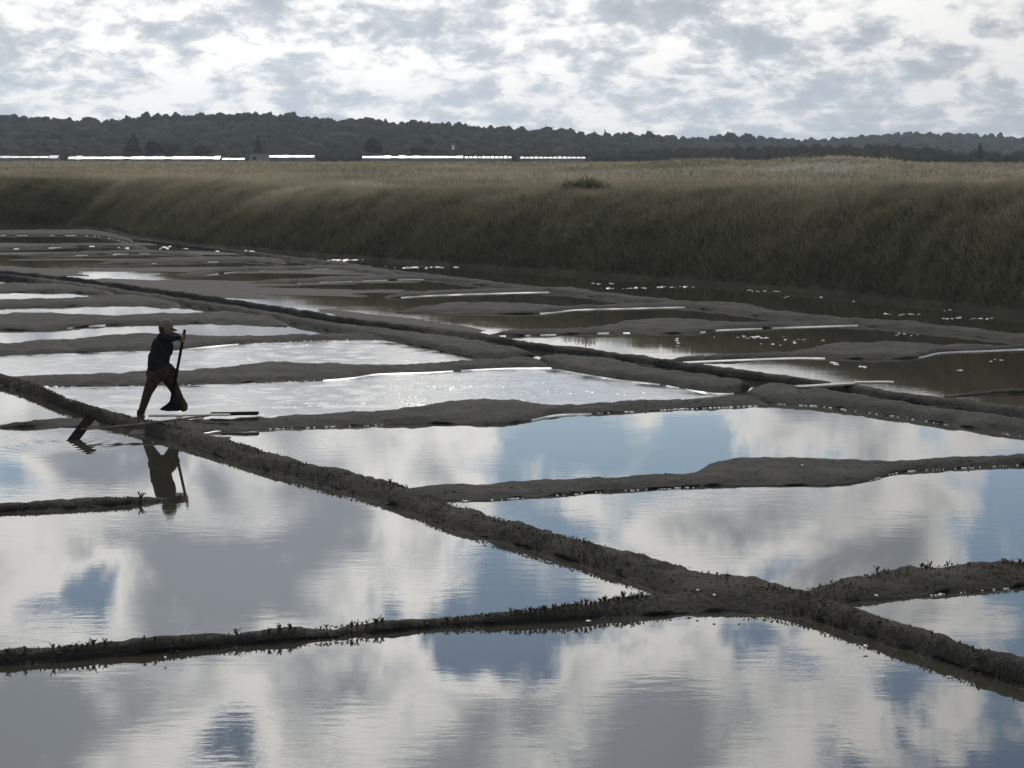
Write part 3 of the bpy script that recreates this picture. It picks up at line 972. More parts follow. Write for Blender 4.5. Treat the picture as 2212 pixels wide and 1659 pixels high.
def tree(px, top, bottom, Yd, wpx, label, shape='round', cat='tree'):
    p = at_y(px, top, Yd)
    q = at_y(px, bottom, Yd)
    H = p.z - q.z
    Rr = wpx / 2 * Yd / FPX
    root = empty('tree', (p.x, p.y, q.z))
    tag(root, label, cat, 'trees that stand out from the far wood')
    bm = bmesh.new()
    tube(bm, [(0, 0, -1.0), (0.05 * H, 0, H * .3), (0.02 * H, 0.02 * H, H * .62), (0, 0, H * .85)], [H * .035, H * .028, H * .018, H * .006], 7)
    for k in range(6):
        a = k * 2.4
        z0 = H * (.32 + .07 * k)
        tube(bm, [(0.03 * H, 0, z0), (math.cos(a) * Rr * .35, math.sin(a) * Rr * .35, z0 + H * .08), (math.cos(a) * Rr * .7, math.sin(a) * Rr * .7, z0 + H * .2)], [H * .014, H * .009, H * .004], 5)
    link('trunk', bm_mesh('trunk', bm), BARK, root)
    V, F, o_ = [], [], 0
    lobes = 9 if shape == 'round' else 7
    for k in range(lobes):
        if shape == 'round':
            a = k * 2.4
            rr = 0 if k == 0 else .45 * Rr
            c = np.array([math.cos(a) * rr, math.sin(a) * rr, H * (.68 if k == 0 else .45 + .3 * random.random())])
            sc = np.array([Rr * .62, Rr * .62, H * .30]) if k == 0 else np.array([Rr * .5, Rr * .5, H * .2])
        else:
            u = k / (lobes - 1)
            c = np.array([random.uniform(-.12, .12) * Rr, random.uniform(-.12, .12) * Rr, H * (.22 + .68 * u)])
            sc = np.array([Rr * (1.0 - .75 * u), Rr * (1.0 - .75 * u), H * .16])
        v, f = protos2[k % 8]
        V.append(v * sc + c)
        F.append(f + o_)
        o_ += len(v)
        L_ = leafy(v, 150, .2, rng) * sc + c
        V.append(L_)
        F.append(np.arange(len(L_)).reshape(-1, 3) + o_)
        o_ += len(L_)
    link('crown', np_mesh('crown', np.concatenate(V), np.concatenate(F)), CANOPY, root)
    return root


tree(287, 292, 345, 640, 46, 'dark pointed tree in front of the wood, left of a rounder pair', 'cone')
tree(330, 304, 345, 645, 40, 'rounded dark tree just right of the pointed one')
tree(366, 309, 345, 650, 44, 'low broad dark tree in front of the wood, above the brightest roof')
tree(435, 313, 345, 655, 40, 'small bushy tree behind the bright left roof')
tree(557, 296, 345, 600, 22, 'slim dark tree rising beside the low grey block building', 'cone')
tree(806, 296, 342, 640, 42, 'dark tree above the left end of the long middle roof')
tree(905, 312, 342, 645, 44, 'broad low tree above the middle roof')
tree(2117, 310, 345, 595, 16, 'slim tree poking above the hedge near the right edge', 'cone')
tree(992, 262, 300, 1060, 18, 'lone round tree top on the middle of the skyline')
tree(1307, 280, 312, 1065, 9, 'thin spike of a tree on the skyline right of centre', 'cone')
tree(1362, 284, 312, 1100, 20, 'small round tree between the spike and the bigger skyline tree')
tree(1403, 282, 315, 1120, 26, 'largest round tree breaking the skyline right of centre')
tree(1578, 285, 320, 1250, 44, 'left one of two domed trees side by side on the right skyline')
tree(1616, 287, 320, 1260, 40, 'right one of two domed trees side by side on the right skyline')

# ------------------------------------------------------------------ long low sheds with bright roofs
ROOF = simple('bright_roof', (0.17, 0.18, 0.19), 0.5, metallic=0.85, var=0.08, scale=1.0)
SHEDW = simple('shed_wall', (0.16, 0.17, 0.18), 0.8, var=0.2, scale=0.6)
GREYB = simple('grey_render', (0.26, 0.27, 0.28), 0.9, var=0.15, scale=1.0)


def shed(x0, x1, ytop, ybot, Yd, npan, label, gap=0.06, tilt=1.0, bright=None):
    a = at_y(x0, ytop, Yd)
    b = at_y(x1, ytop, Yd)
    zr = a.z
    ze = at_y(x0, ybot, Yd).z
    L = b.x - a.x
    run = (zr - ze) / math.tan(R(15.5)) * tilt
    root = empty('shed', ((a.x + b.x) / 2, Yd, 0.0))
    tag(root, label, 'shed', 'long low sheds beyond the meadow')
    bm = bmesh.new()
    w2 = run
    prof = [(-w2, -0.4), (-w2, ze - .02), (0, zr - .05), (w2, ze - .02), (w2, -0.4)]
    va = [bm.verts.new((-L / 2, y, z)) for y, z in prof]
    vb = [bm.verts.new((L / 2, y, z)) for y, z in prof]
    for i in range(4):
        bm.faces.new((va[i], va[i + 1], vb[i + 1], vb[i]))
    bm.faces.new(va[::-1])
    bm.faces.new(vb)
    link('wall', bm_mesh('wall', bm), SHEDW, root)
    pw = L / npan
    bm = bmesh.new()
    sl_ = math.hypot(run, zr - ze)
    box(bm, (0, 0, 0), (pw * (1 - gap), sl_ * 1.04, 0.06))
    me = bm_mesh('roof_panel', bm)
    me.materials.append(ROOF)
    ang = math.atan2(zr - ze, run)
    for k in range(npan):
        for side in (-1, 1):
            o = link('roof_panel', me, None, root)
            o.location = (-L / 2 + pw * (k + .5), side * run / 2, (zr + ze) / 2 + 0.04)
            o.rotation_euler = (-side * ang + random.gauss(0, .03), random.uniform(-.006, .006), 0)
    bm = bmesh.new()
    box(bm, (0, 0, zr + 0.05), (L + .3, .25, .12))
    link('ridge_cap', bm_mesh('ridge_cap', bm), SHEDW, root)
    return root


shed(-160, 128, 337.0, 341.6, 520, 14, 'long shed with dull white roof cut by the left edge')
shed(150, 478, 338.0, 344.0, 470, 22, 'long shed whose roof glitters brightest, left of the small grey block')
shed(481, 530, 341.0, 345.5, 470, 3, 'short dull-roofed end shed right of the glittering roof')
shed(570, 680, 335.4, 340.2, 540, 8, 'short shed with white roof beside the grey block')
shed(783, 1001, 337.0, 341.6, 560, 14, 'longest middle shed with continuous white roof')
shed(1003, 1106, 337.8, 342.0, 560, 11, 'middle shed with toothed roof panels', gap=0.3)
shed(1123, 1265, 338.6, 342.6, 560, 14, 'rightmost shed with toothed white roof panels', gap=0.28)
# grey block building beside the sheds
p = at_y(560, 330, 535)
blk = empty('block_building', (p.x, 535, 0))
tag(blk, 'small grey flat-roofed block building between two white roofs', 'building')
bm = bmesh.new()
box(bm, (0, 0, 1.9), (4.6, 5, 4.4))
link('wall', bm_mesh('wall', bm), GREYB, blk)
bm = bmesh.new()
box(bm, (0, 0, 4.2), (5.0, 5.4, .18))
link('roof', bm_mesh('roof', bm), SHEDW, blk)
bm = bmesh.new()
box(bm, (-.9, -2.52, 2.9), (.9, .08, .9))
link('window', bm_mesh('window', bm), simple('dark_glass', (.03, .035, .04), .1), blk)
# small far house on the hillside
p = at_y(979, 314, 800)
hs = empty('house', (p.x * 735 / 800, 735, p.z - 1.6))
hs.scale = (.6, .6, .6)
tag(hs, 'tiny white gabled house on the wooded hillside', 'house')
bm = bmesh.new()
box(bm, (0, 0, 1.0), (1.6, 1.6, 2.8))
link('wall', bm_mesh('wall', bm), STONE, hs)
bm = bmesh.new()
v = [bm.verts.new(c) for c in ((-.95, -1, 2.4), (.95, -1, 2.4), (0, -1, 3.3), (-.95, 1, 2.4), (.95, 1, 2.4), (0, 1, 3.3))]
for f in ((0, 1, 2), (5, 4, 3), (0, 2, 5, 3), (1, 4, 5, 2), (0, 3, 4, 1)):
    bm.faces.new([v[i] for i in f])
link('roof', bm_mesh('roof', bm), SHEDW, hs)


# ------------------------------------------------------------------ shrubs on the bank
def on_bank(px, py):
    """where the sight line through px, py meets the bank"""
    for Yd in np.arange(52, 260, .25):
        p = at_y(px, py, Yd)
        dv = np.array([p.x, p.y]) - B
        cr = dv[:, 0] * INL[1] - dv[:, 1] * INL[0]
        k = int(np.argmin(np.abs(cr)))
        d = float(dv[k] @ INL)
        if d > 0 and float(bank_z(np.array(p.x), np.array(p.y), np.array(d), np.array(ts[k]))) >= p.z:
            return p
    return p


def shrub(px, ybase, wpx, hpx, label):
    p = on_bank(px, ybase)
    Yd = p.y
    root = empty('shrub', p)
    tag(root, label, 'shrub')
    rx, rz = wpx / 2 * Yd / FPX, hpx * Yd / FPX
    root.location.z -= .15
    bm = bmesh.new()
    for k in range(5):
        a = k * 1.3
        tube(bm, [(0, 0, -.4), (math.cos(a) * rx * .3, math.sin(a) * rx * .3, rz * .4), (math.cos(a) * rx * .6, math.sin(a) * rx * .6, rz * .75)], [.03, .02, .008], 5)
    link('stem', bm_mesh('stem', bm), BARK, root)
    n = 2600
    v = rng.normal(0, 1, (n, 3))
    v *= (rng.uniform(.2, 1, (n, 1)) ** .5) / np.linalg.norm(v, axis=1)[:, None]
    lob = rng.integers(0, 9, n)
    lc = np.stack([rng.uniform(-.75, .75, 9) * rx, rng.uniform(-.4, .4, 9) * rx, rng.uniform(.0, .45, 9) * rz], 1)
    ls = rng.uniform(.3, .55, 9)
    c = v * np.array([rx * .8, rx * .8, rz * 1.3]) * ls[lob][:, None] + lc[lob]
    a, b = rng.normal(0, .022, (n, 3)), rng.normal(0, .06, (n, 3)) + np.array([0, 0, .05])
    L_ = np.stack([c - a, c + a, c + b * 2], 1).reshape(-1, 3)
    link('foliage', np_mesh('foliage', L_, np.arange(len(L_)).reshape(-1, 3)), SHRUB, root)


shrub(1275, 412, 150, 30, 'low dark shrub on the bank top near the centre')

# ------------------------------------------------------------------ plants on the near ridges
def wort_mesh(seed, h=0.085, n=16):
    r = random.Random(seed)
    bm = bmesh.new()
    for k in range(n):
        a = r.uniform(0, 6.28)
        l = h * r.uniform(.5, 1.1)
        l *= r.choice((.5, .7, 1.0, 1.15))
        tip = Vector((math.cos(a) * l * r.uniform(.1, .7), math.sin(a) * l * r.uniform(.1, .7), l))
        mid = tip * .5 + Vector((0, 0, .1 * l))
        tube(bm, [(0, 0, -.03), mid, tip], [.0035, .0045, .003], 5)
        for s in range(3):
            q = mid.lerp(tip, r.uniform(.0, .8))
            e = q + Vector((r.uniform(-.4, .4), r.uniform(-.4, .4), r.uniform(.2, .6))) * l * .45
            tube(bm, [q, (q + e) / 2 + Vector((0, 0, .003)), e], [.0032, .004, .0025], 4)
    me = bm_mesh('stems', bm)
    me.materials.append(GLASS_WORT)
    return me


WORTS = [wort_mesh(i) for i in range(6)]


def crest(key, px, back=0.12):
    N, F, HH, o = RIDGE[key]
    pxs = 1106 + FPX * F[:, 0] / (F[:, 1] * CP + (CAM_H - F[:, 2]) * SP)
    i = int(np.argmin(np.abs(pxs - px)))
    v = F[i] - N[i]
    v[2] = 0
    L = np.linalg.norm(v)
    p = F[i] - v / L * min(back, L * .4)
    return Vector((p[0], p[1], HH[i]))


def wort(key, px, scale, label, group, back=None):
    root = empty('glasswort_plant', crest(key, px, random.uniform(.02, .14) if back is None else back), random.uniform(0, 6.28))
    tag(root, label, 'plant', group)
    scale *= .72
    root.scale = (scale * random.uniform(.9, 1.7), scale * random.uniform(.9, 1.5), scale * random.uniform(.6, 1.05))
    link('stems', random.choice(WORTS), None, root)
    return root


for lab, grp, xs_ in (
        ('sprig of glasswort on the nearest ridge, hard by the left edge', 'glasswort by the left edge', [18, 32, 46, 58]),
        ('sprig in the longest clump of glasswort on the lower left ridge', 'longest glasswort clump', [118, 130, 142, 152, 162, 172, 181, 190, 199, 208, 216, 226, 234]),
        ('sprig in the short isolated clump right of the longest glasswort clump', 'short glasswort clump', [312, 322, 334, 342]),
        ('lone tiny sprig midway along the bare stretch of the nearest ridge', None, [506]),
        ('sprig in the loose clump left of the lone upright sprig', 'loose glasswort clump', [580, 588, 601, 607, 625, 640]),
        ('sprig in the clump beside the lone upright sprig', 'glasswort beside the upright sprig', [690, 700, 742, 750, 758, 765, 773, 780, 793, 812]),
        ('sprig of glasswort between the lone upright sprig and the junction fringe', 'scattered glasswort', [966, 985, 1000, 1020, 1035, 1050, 1090, 1100, 1112])):
    for x in xs_:
        wort('B', x + random.uniform(-3, 3), random.choice((.45, .6, .7, .9)) * random.uniform(.8, 1.15), lab, grp)
wort('B', 829, 1.05, 'lone upright sprig, tallest on the nearest ridge', None, .03)
gJ = ('sprig of glasswort fringing the nearest ridge just before the junction', 'glasswort at the junction')
for x in range(1125, 1400, 8):
    wort('B', x + random.uniform(-4, 4), random.uniform(.5, 1.05), *gJ)
gC = ('sprig of glasswort on the thick ridge at the right edge', 'glasswort on the thick right ridge')
for x in [1893, 1912, 1990, 2000, 2012, 2050, 2060, 2095, 2165, 2175, 2186, 2203, 2222]:
    wort('C', x, random.uniform(.6, 1.0), *gC)
wort('N', 303, 1.5, 'bushy glasswort plant standing on the clay stub below the worker', None, .08)
gA = ('sprig of glasswort on the long diagonal ridge', 'glasswort on the diagonal ridge')
for x in [700, 742, 780, 845, 1180, 1260, 1530, 1545, 1570, 1962, 2010, 2100, 2140]:
    wort('A', x, random.uniform(.4, .7), *gA)


def ground_cover():
    """small fleshy leaves matted over the near faces of the old ridges"""
    V, C = [], []
    for key, dens, h0 in (('A', 330, .9), ('B', 260, .8), ('C', 300, .9), ('N', 160, .6)):
        N, F, HH, o = RIDGE[key]
        for i in range(0, len(N)):
            n_, f_, hh = N[i], F[i], HH[i]
            v = f_ - n_
            v[2] = 0
            L = np.linalg.norm(v)
            m = int(dens * 0.05 * max(.4, .5 + 1.3 * noise.noise(Vector((n_[0] * .9, n_[1] * .9, 2.2)))))
            for _ in range(m):
                s = random.random()
                p = n_ + v * (0.12 + .85 * s)
                z = hh * (1 - (1 - min(1, (.04 + s) / .6)) ** 2)
                c = np.array([p[0] + random.uniform(-.04, .04), p[1], z - .004])
                sz = random.uniform(.008, .022) * h0
                up = np.array([random.uniform(-.5, .5), random.uniform(-.6, .3), 1.0]) * sz * random.uniform(1.0, 2.2)
                a = np.array([random.uniform(-1, 1), random.uniform(-1, 1), random.uniform(-.3, .3)]) * sz
                V += [c - a, c + a, c + up]
    V = np.array(V)
    return np_mesh('ridge_ground_cover', V, np.arange(len(V)).reshape(-1, 3))


tag(link('ridge_ground_cover', ground_cover(), COVER), 'low matted plants covering the old clay ridges', kind='stuff')


# ------------------------------------------------------------------ crumbled clay on the ridges
def clods():
    V, Fc = [], []
    octa = np.array([(1, 0, 0), (0, 1, 0), (-1, 0, 0), (0, -1, 0), (0, 0, 1), (0, 0, -1)], float)
    of = [(0, 1, 4), (1, 2, 4), (2, 3, 4), (3, 0, 4), (1, 0, 5), (2, 1, 5), (3, 2, 5), (0, 3, 5)]
    for key, per_m in (('A', 34), ('B', 26), ('C', 34), ('D', 26), ('E', 26), ('N', 20), ('M', 12), ('G', 16), ('H', 12), ('FL2', 16), ('FL3', 20), ('FU', 6)):
        N, F, HH, o = RIDGE[key]
        ln = np.linalg.norm(np.diff(N, axis=0), axis=1).sum()
        for _ in range(int(ln * per_m)):
            i = random.randrange(len(N))
            n_, f_, hh = N[i], F[i], HH[i]
            v = f_ - n_
            v[2] = 0
            L = np.linalg.norm(v)
            u = random.random() ** .8
            p = n_ + v * (.06 + .94 * u)
            pos = u * L
            run = .45 if L > .74 else .55 * L
            z = hh * min(1.0, 1 - (1 - min(1, pos / run)) ** 2.0)
            s = random.choice((.008, .010, .013, .018)) * random.uniform(.7, 1.3)
            b0 = len(V)
            for q in octa:
                r = q * s * np.array([random.uniform(.7, 1.5), random.uniform(.9, 1.8), random.uniform(.25, .45)])
                V.append((p[0] + r[0], p[1] + r[1], z + r[2]))
            Fc += [(b0 + a, b0 + b, b0 + c) for a, b, c in of]
    return np_mesh('clay_crumbs', np.array(V), np.array(Fc))


tag(link('clay_crumbs', clods(), simple('dry_clay', (0.085, 0.082, 0.074), .95, var=.3, scale=20, spec=.1)), 'crumbled clay scattered over the ridges', kind='stuff')


# ------------------------------------------------------------------ white shells on the ridges
def shell(px, py, z, sx_, label):
    bm = bmesh.new()
    bmesh.ops.create_icosphere(bm, subdivisions=2, radius=1.0)
    for v in bm.verts:
        k = 1 + .25 * noise.noise(v.co * 1.7 + Vector((px, 0, 0)))
        v.co = Vector((v.co.x * sx_ * .62, v.co.y * .018, v.co.z * .010 * (1.2 if v.co.z > 0 else .5))) * k
    o = link('white_shell', bm_mesh('white_shell', bm, True), STONE)
    o.location = at(px, py, z) + Vector((0, 0, .006))
    o.rotation_euler = (random.uniform(-.2, .2), random.uniform(-.2, .2), random.uniform(-.5, .5))
    tag(o, label, 'shell', 'small white shells on the ridges')


shell(1733, 1006, .09, .028, 'white shell alone on the broad flat mound')
shell(1507, 1276, .15, .024, 'left one of two white shells at the ridge junction')
shell(1543, 1287, .14, .024, 'right one of two white shells at the ridge junction')
shell(1596, 1338, .02, .026, 'white shell at the waterline below the junction')
shell(1870, 1397, .04, .04, 'longer white shell low on the diagonal ridge near the right edge')
shell(1271, 1343, .02, .05, 'flat elongated white shell at the foot of the nearest ridge')
shell(1893, 1288, .04, .035, 'flat white shell where the thick right ridge leaves the junction')
shell(357, 1422, .04, .02, 'small white shell low on the nearest ridge, lower left')

# ------------------------------------------------------------------ boards
def board(p0, p1, width, thick, mat, label, name='wooden_board', roll=0.0):
    p0, p1 = Vector(p0), Vector(p1)
    d = p1 - p0
    L = d.length
    bm = bmesh.new()
    box(bm, (0, 0, 0), (L, width, thick))
    bmesh.ops.subdivide_edges(bm, edges=[e for e in bm.edges if e.calc_length() > L * .9], cuts=6)
    for v in bm.verts:
        v.co.z += .006 * math.sin(v.co.x / L * 5) + .003 * noise.noise(v.co * 6)
        v.co.y += .008 * noise.noise(v.co * 3 + Vector((5, 1, 2)))
    bmesh.ops.bevel(bm, geom=[e for e in bm.edges if e.calc_face_angle(0) > 1], offset=min(thick * .2, .006), segments=1, affect='EDGES')
    o = link(name, bm_mesh(name, bm), mat)
    o.location = (p0 + p1) / 2
    x = d.normalized()
    y = Vector((0, 0, 1)).cross(x).normalized()
    z = x.cross(y)
    o.rotation_euler = (Matrix((x, y, z)).transposed() @ Matrix.Rotation(roll, 3, 'X')).to_euler()
    return tag(o, label, 'board')


board(at(1722, 835, .17), at(1850, 829, .17), .24, .035, WOOD_PALE, 'longer of two bleached boards bridging the far channel')
board(at(1846, 825.5, .20), at(1931, 826.5, .20), .22, .035, WOOD_PALE, 'shorter bleached board at the right end of the far pair')
board(at(322, 897.5, .17), at(497, 896.5, .19), .12, .025, WOOD_PALE, 'pale lath lying on the ridge at the worker\'s feet')
board(at(455, 893.5, .17), at(558, 893.5, .17), .20, .04, WOOD_DARK, 'dark wet board end on the ridge right of the worker')
board(at(381, 901, .12), at(393, 900.4, .12), .07, .03, STONE, 'small white chip under the pale lath, nearer the worker', 'wood_chip')
board(at(425, 904, .11), at(439, 903, .11), .08, .03, STONE, 'small white chip under the pale lath, farther right', 'wood_chip')
board(at(438, 936, .012), at(476, 932.5, .012), .06, .02, STONE, 'bright white strip at the waterline right of the worker', 'wood_chip')

# ------------------------------------------------------------------ long rake dipping into the pan
rk = empty('salt_rake', at(190, 920, .14))
tag(rk, 'long-handled wooden rake lying over the ridge, blade in the water', 'rake')
rk_inv = rk.location.copy()
bm = bmesh.new()
h0, h1 = at(176, 928, .13), at(452, 897.5, .24)
tube(bm, [h0 - rk_inv, (h0 * .6 + h1 * .4) - rk_inv + Vector((0, 0, -.02)), h1 - rk_inv], [.016, .018, .018], 10)
link('handle', bm_mesh('handle', bm, True), WOOD, rk)
# blade: a board standing on its lower corner in the water
bl0 = at(154, 952, .0) + Vector((0, 0, -.03))
bl1 = at_y(195, 902, at(196, 939).y)
ctr = (bl0 + bl1) / 2
ax = (bl1 - bl0)
bm = bmesh.new()
Lb = ax.length + .06
box(bm, (0, 0, 0), (Lb, .035, .16))
bmesh.ops.bevel(bm, geom=list(bm.edges), offset=.006, segments=1, affect='EDGES')
b_ = link('blade', bm_mesh('blade', bm), WOOD_DARK, rk)
xx = ax.normalized()
yy = (Vector((0, 1, -.3)) - xx * Vector((0, 1, -.3)).dot(xx)).normalized()
zz = xx.cross(yy)
b_.matrix_local = Matrix.Translation(ctr - rk_inv) @ Matrix((xx, yy, zz)).transposed().to_4x4()
bm = bmesh.new()
tube(bm, [h0 - rk_inv + (h1 - h0) * .09, ctr - rk_inv + xx * .12], .011, 8)
link('brace', bm_mesh('brace', bm), WOOD, rk)

# ------------------------------------------------------------------ the worker
SKIN = simple('skin', (0.26, 0.15, 0.10), 0.6, var=0.08)
SHIRT = simple('dark_shirt', (0.016, 0.017, 0.021), 0.95, var=0.3, scale=12, bump=.006, spec=.1)
TROUS = simple('brown_trousers', (0.048, 0.031, 0.022), 0.95, var=0.3, scale=10, bump=.006, spec=.1)
BOOT = simple('dark_boots', (0.018, 0.017, 0.015), 0.75, var=0.3, spec=.2)
CAP = simple('pale_cap', (0.15, 0.14, 0.125), 0.9, var=0.1, spec=.1)
HAIR = simple('dark_hair', (0.03, 0.025, 0.02), 0.8)


def capsule(bm, p, q, r0, r1, seg=14):
    p, q = Vector(p), Vector(q)
    d = q - p
    L = max(d.length, 1e-4)
    z = d / L
    a = z.orthogonal().normalized()
    b = z.cross(a)
    rings = []
    prof = [(-r0 * math.cos(u), r0 * math.sin(u)) for u in (0.25, .7, 1.15)] + [(0, r0), (L, r1)] + [(L + r1 * math.cos(u), r1 * math.sin(u)) for u in (1.15, .7, .25)]
    for h, r in prof:
        rings.append([bm.verts.new(p + z * h + (a * math.cos(k * 2 * math.pi / seg) + b * math.sin(k * 2 * math.pi / seg)) * r) for k in range(seg)])
    for i in range(len(rings) - 1):
        for k in range(seg):
            bm.faces.new((rings[i][k], rings[i][(k + 1) % seg], rings[i + 1][(k + 1) % seg], rings[i + 1][k]))
    bm.faces.new(rings[0][::-1])
    bm.faces.new(rings[-1])


def flesh(name, caps, mat, parent, voxel=.011, smooth=4):
    """one continuous skin grown over tapered limbs"""
    bm = bmesh.new()
    for c in caps:
        capsule(bm, *c)
    bmesh.ops.recalc_face_normals(bm, faces=bm.faces)
    o = link(name, bm_mesh(name, bm, True), mat, parent)
    md = o.modifiers.new('grow', 'REMESH')
    md.mode = 'VOXEL'
    md.voxel_size = voxel
    md.use_smooth_shade = True
    if smooth:
        sm = o.modifiers.new('relax', 'SMOOTH')
        sm.factor = .5
        sm.iterations = smooth
    return o


def P(x, y, dep=0.0):
    return Vector(((x - 640) / 232.0, dep, (1625 - y) / 232.0))


foot = at(351.1, 891.5, 0.10)
per = empty('person', foot)
tag(per, 'worker in dark top, brown trousers and grey cap leaning on a pole', 'person')
NEAR, FARS = -.20, .16                         # camera-side leg trails, the other leg steps forward
hipB, hipA = P(626, 1452, -.09), P(644, 1452, .09)
knB, anB = P(591, 1537, -.16), P(562, 1612, NEAR)
knA, anA = P(682, 1531, .14), P(714, 1598, FARS)
shB, elB, haB = P(652, 1322, -.19), P(694, 1325, -.26), P(727, 1322, -.06)
shA, elA, haA = P(656, 1322, .19), P(698, 1330, .24), P(723, 1336, .03)
neck, head = P(656, 1312), P(664, 1288)
flesh('body', [(P(634, 1440, -.05), P(645, 1350, -.06), .12, .13), (P(634, 1440, .05), P(645, 1350, .06), .12, .13), (P(645, 1350), P(652, 1322), .14, .10), (P(652, 1324, -.16), P(656, 1324, .16), .07, .07),
               (P(652, 1325), head, .058, .060), (head, P(661, 1276), .092, .088), (P(668, 1296), P(677, 1301), .062, .050), (P(684, 1288), P(689, 1293), .016, .018),
               (hipB, knB, .10, .062), (knB, anB, .062, .042), (hipA, knA, .10, .062), (knA, anA, .062, .042), (anB, P(575, 1634, NEAR - .03), .040, .030), (anA, P(728, 1614, FARS - .06), .040, .030),
               (shB, elB, .060, .046), (elB, haB, .046, .028), (shA, elA, .060, .046), (elA, haA, .046, .028)], SKIN, per, .012, 3)
flesh('shirt', [(P(629, 1440, -.06), P(631, 1416, -.06), .178, .165), (P(629, 1440, .06), P(631, 1416, .06), .178, .165), (P(631, 1416, -.05), P(644, 1357, -.06), .170, .172), (P(631, 1416, .05), P(644, 1357, .06), .170, .172),
                (P(644, 1357, -.05), P(651, 1328, -.08), .172, .108), (P(644, 1357, .05), P(651, 1328, .08), .172, .108), (P(651, 1322, -.18), P(653, 1322, .18), .085, .085),
                (P(668, 1385), P(674, 1360), .075, .065), (P(600, 1436), P(606, 1400), .07, .08),
                (shB, elB, .085, .064), (elB, P(715, 1322, -.14), .062, .046), (shA, elA, .085, .064), (elA, P(713, 1331, .12), .062, .046)], SHIRT, per, .013, 4)
flesh('trousers', [(P(631, 1428, -.05), P(636, 1462, -.07), .160, .170), (P(631, 1428, .05), P(636, 1462, .07), .160, .170), (P(612, 1450), P(606, 1470, -.03), .12, .12), (P(660, 1452, .06), P(676, 1474, .10), .11, .11),
                   (P(622, 1470, -.09), knB, .135, .084), (knB, P(577, 1580, -.18), .084, .068), (P(577, 1580, -.18), P(565, 1616, NEAR), .068, .060),
                   (P(655, 1472, .09), knA, .130, .092), (knA, P(702, 1578, .15), .090, .082), (P(702, 1578, .15), P(714, 1603, FARS), .084, .090)], TROUS, per, .013, 4)
for a, t, hl in ((P(713, 1600, FARS), P(722, 1612, FARS - .16), P(722, 1612, FARS + .03)), (P(563, 1618, NEAR), P(570, 1636, NEAR - .14), P(556, 1632, NEAR + .04))):
    flesh('boot', [(a, hl, .072, .050), (hl, (hl + t) / 2, .050, .050), ((hl + t) / 2, t, .050, .042)], BOOT, per, .01, 3)
POLE0, POLE1 = P(735, 1296, -.03), P(668, 1606, .05)


def on_pole(y):
    return POLE0.lerp(POLE1, (y - 1296) / 310.0)


def hand(c, d):
    """a hand closed round the pole: palm, four fingers of different length and a thumb"""
    pole = (POLE1 - POLE0).normalized()
    out = Vector((1, 0, 0))
    out = (out - pole * out.dot(pole)).normalized()
    side = pole.cross(out).normalized() * d
    caps = [(c - out * .050 + side * .006, c - out * .030 + pole * .0 + side * .014, .026, .030), (c - out * .032 + pole * .026 + side * .012, c - out * .032 - pole * .026 + side * .012, .021, .019)]
    for k, ln in enumerate((.92, 1.0, .96, .80)):
        b = c + pole * (-.034 + .022 * k)
        pts = []
        for aa in (150, 95, 40, -20):
            an = math.radians(150 - (150 - aa) * ln)
            pts.append(b + (-out * math.cos(math.pi - an) + side * math.sin(an)) * .033)
        for q in range(3):
            caps.append((pts[q], pts[q + 1], .0105 - q * .0008, .0098 - q * .0008))
    caps += [(c - out * .028 - pole * .030, c - out * .014 - side * .028 - pole * .036, .013, .011), (c - out * .014 - side * .028 - pole * .036, c + out * .016 - side * .031 - pole * .026, .011, .009)]
    flesh('hand', caps, SKIN, per, .0045, 2)


hand(on_pole(1321), -1)
hand(on_pole(1337), 1)
bm = bmesh.new()
bmesh.ops.create_uvsphere(bm, u_segments=24, v_segments=14, radius=1.0)
bmesh.ops.delete(bm, geom=[v for v in bm.verts if v.co.z < -.15], context='VERTS')
hc = P(661, 1284)
for v in bm.verts:
    v.co = Vector((v.co.x * .120, v.co.y * .108, v.co.z * .138)) + hc
link('cap', bm_mesh('cap', bm, True), CAP, per)
bm = bmesh.new()                                # stiff curved peak of the cap
rows_ = []
for i in range(5):
    u = i / 4
    rows_.append([bm.verts.new(hc + Vector((.085 + .115 * u * math.cos(w_ * .9), math.sin(w_) * (.085 - .02 * u), -.008 - .055 * u - .02 * math.sin(w_) ** 2))) for w_ in np.linspace(-1.2, 1.2, 9)])
for i in range(4):
    for k in range(8):
        bm.faces.new((rows_[i][k], rows_[i][k + 1], rows_[i + 1][k + 1], rows_[i + 1][k]))
bmesh.ops.solidify(bm, geom=list(bm.faces), thickness=.006)
link('cap_peak', bm_mesh('cap_peak', bm, True), CAP, per)
flesh('hair', [(P(648, 1288, -.02), P(646, 1298), .075, .062), (P(648, 1288, .02), P(646, 1298), .075, .062)], HAIR, per, .012, 2)
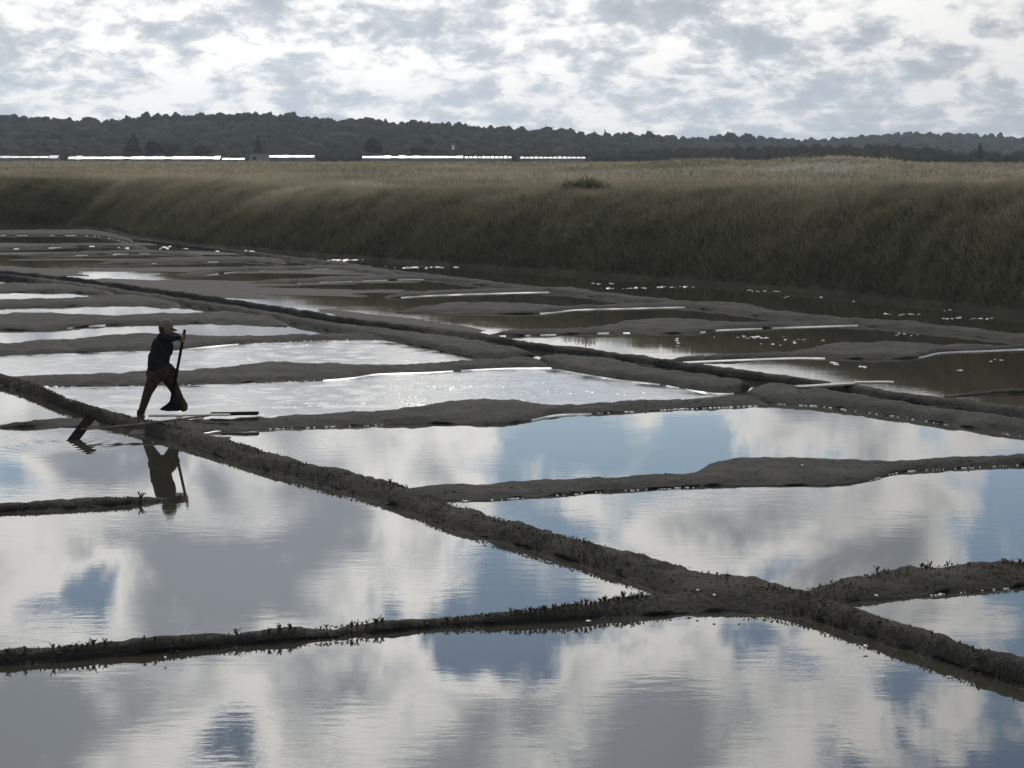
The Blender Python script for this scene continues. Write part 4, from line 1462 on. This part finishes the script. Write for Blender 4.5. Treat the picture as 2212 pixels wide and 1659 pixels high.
for s_ in (-1, 1):
    bm = bmesh.new()
    bmesh.ops.create_uvsphere(bm, u_segments=10, v_segments=6, radius=.011)
    e = link('eye', bm_mesh('eye', bm, True), HAIR, per)
    e.location = P(682, 1284, s_ * .034)
    bm = bmesh.new()
    bmesh.ops.create_uvsphere(bm, u_segments=10, v_segments=8, radius=1)
    e = link('ear', bm_mesh('ear', bm, True), SKIN, per)
    e.scale = (.018, .012, .032)
    e.location = P(661, 1292, s_ * .094)
# the pole tool in the worker's hands
sc_ = empty('mud_scraper', foot)
tag(sc_, 'wooden pole scraper held upright in the worker\'s hands', 'scraper')
bm = bmesh.new()
tube(bm, [POLE0, POLE0.lerp(POLE1, .5), POLE1], [.024, .025, .026], 10)
link('pole', bm_mesh('pole', bm, True), WOOD_DARK, sc_)
bm = bmesh.new()                                # scraper board: wedge, thin at the left end
prof = [(627, 1613), (640, 1602), (655, 1593), (672, 1576), (690, 1568), (706, 1590), (706, 1618), (660, 1619)]
va = [bm.verts.new(P(x, y, -.02)) for x, y in prof]
vb = [bm.verts.new(P(x, y, .13)) for x, y in prof]
n = len(prof)
bm.faces.new(va)
bm.faces.new(vb[::-1])
for i in range(n):
    bm.faces.new((va[i], vb[i], vb[(i + 1) % n], va[(i + 1) % n]))
bmesh.ops.recalc_face_normals(bm, faces=bm.faces)
bmesh.ops.bevel(bm, geom=list(bm.edges), offset=.008, segments=2, affect='EDGES')
link('blade', bm_mesh('blade', bm), WOOD_DARK, sc_)

# ------------------------------------------------------------------ haze
HAZE = 0.00011
if HAZE > 0:
    bm = bmesh.new()
    box(bm, (0, GX - 60, 60), (2 * GX + 100, 2 * GX + 100, 123))
    hz = bm_mesh('haze', bm)
    m = bpy.data.materials.new('haze')
    m.use_nodes = True
    t = NT(m.node_tree)
    m.node_tree.nodes.clear()
    out = t.n('ShaderNodeOutputMaterial')
    pv = t.n('ShaderNodeVolumePrincipled')
    pv.inputs['Color'].default_value = (0.74, 0.84, 1.0, 1)
    pv.inputs['Density'].default_value = HAZE
    pv.inputs['Anisotropy'].default_value = 0.3
    t.link(pv.outputs[0], out.inputs['Volume'])
    hzo = link('haze', hz, m)
    tag(hzo, kind='stuff')
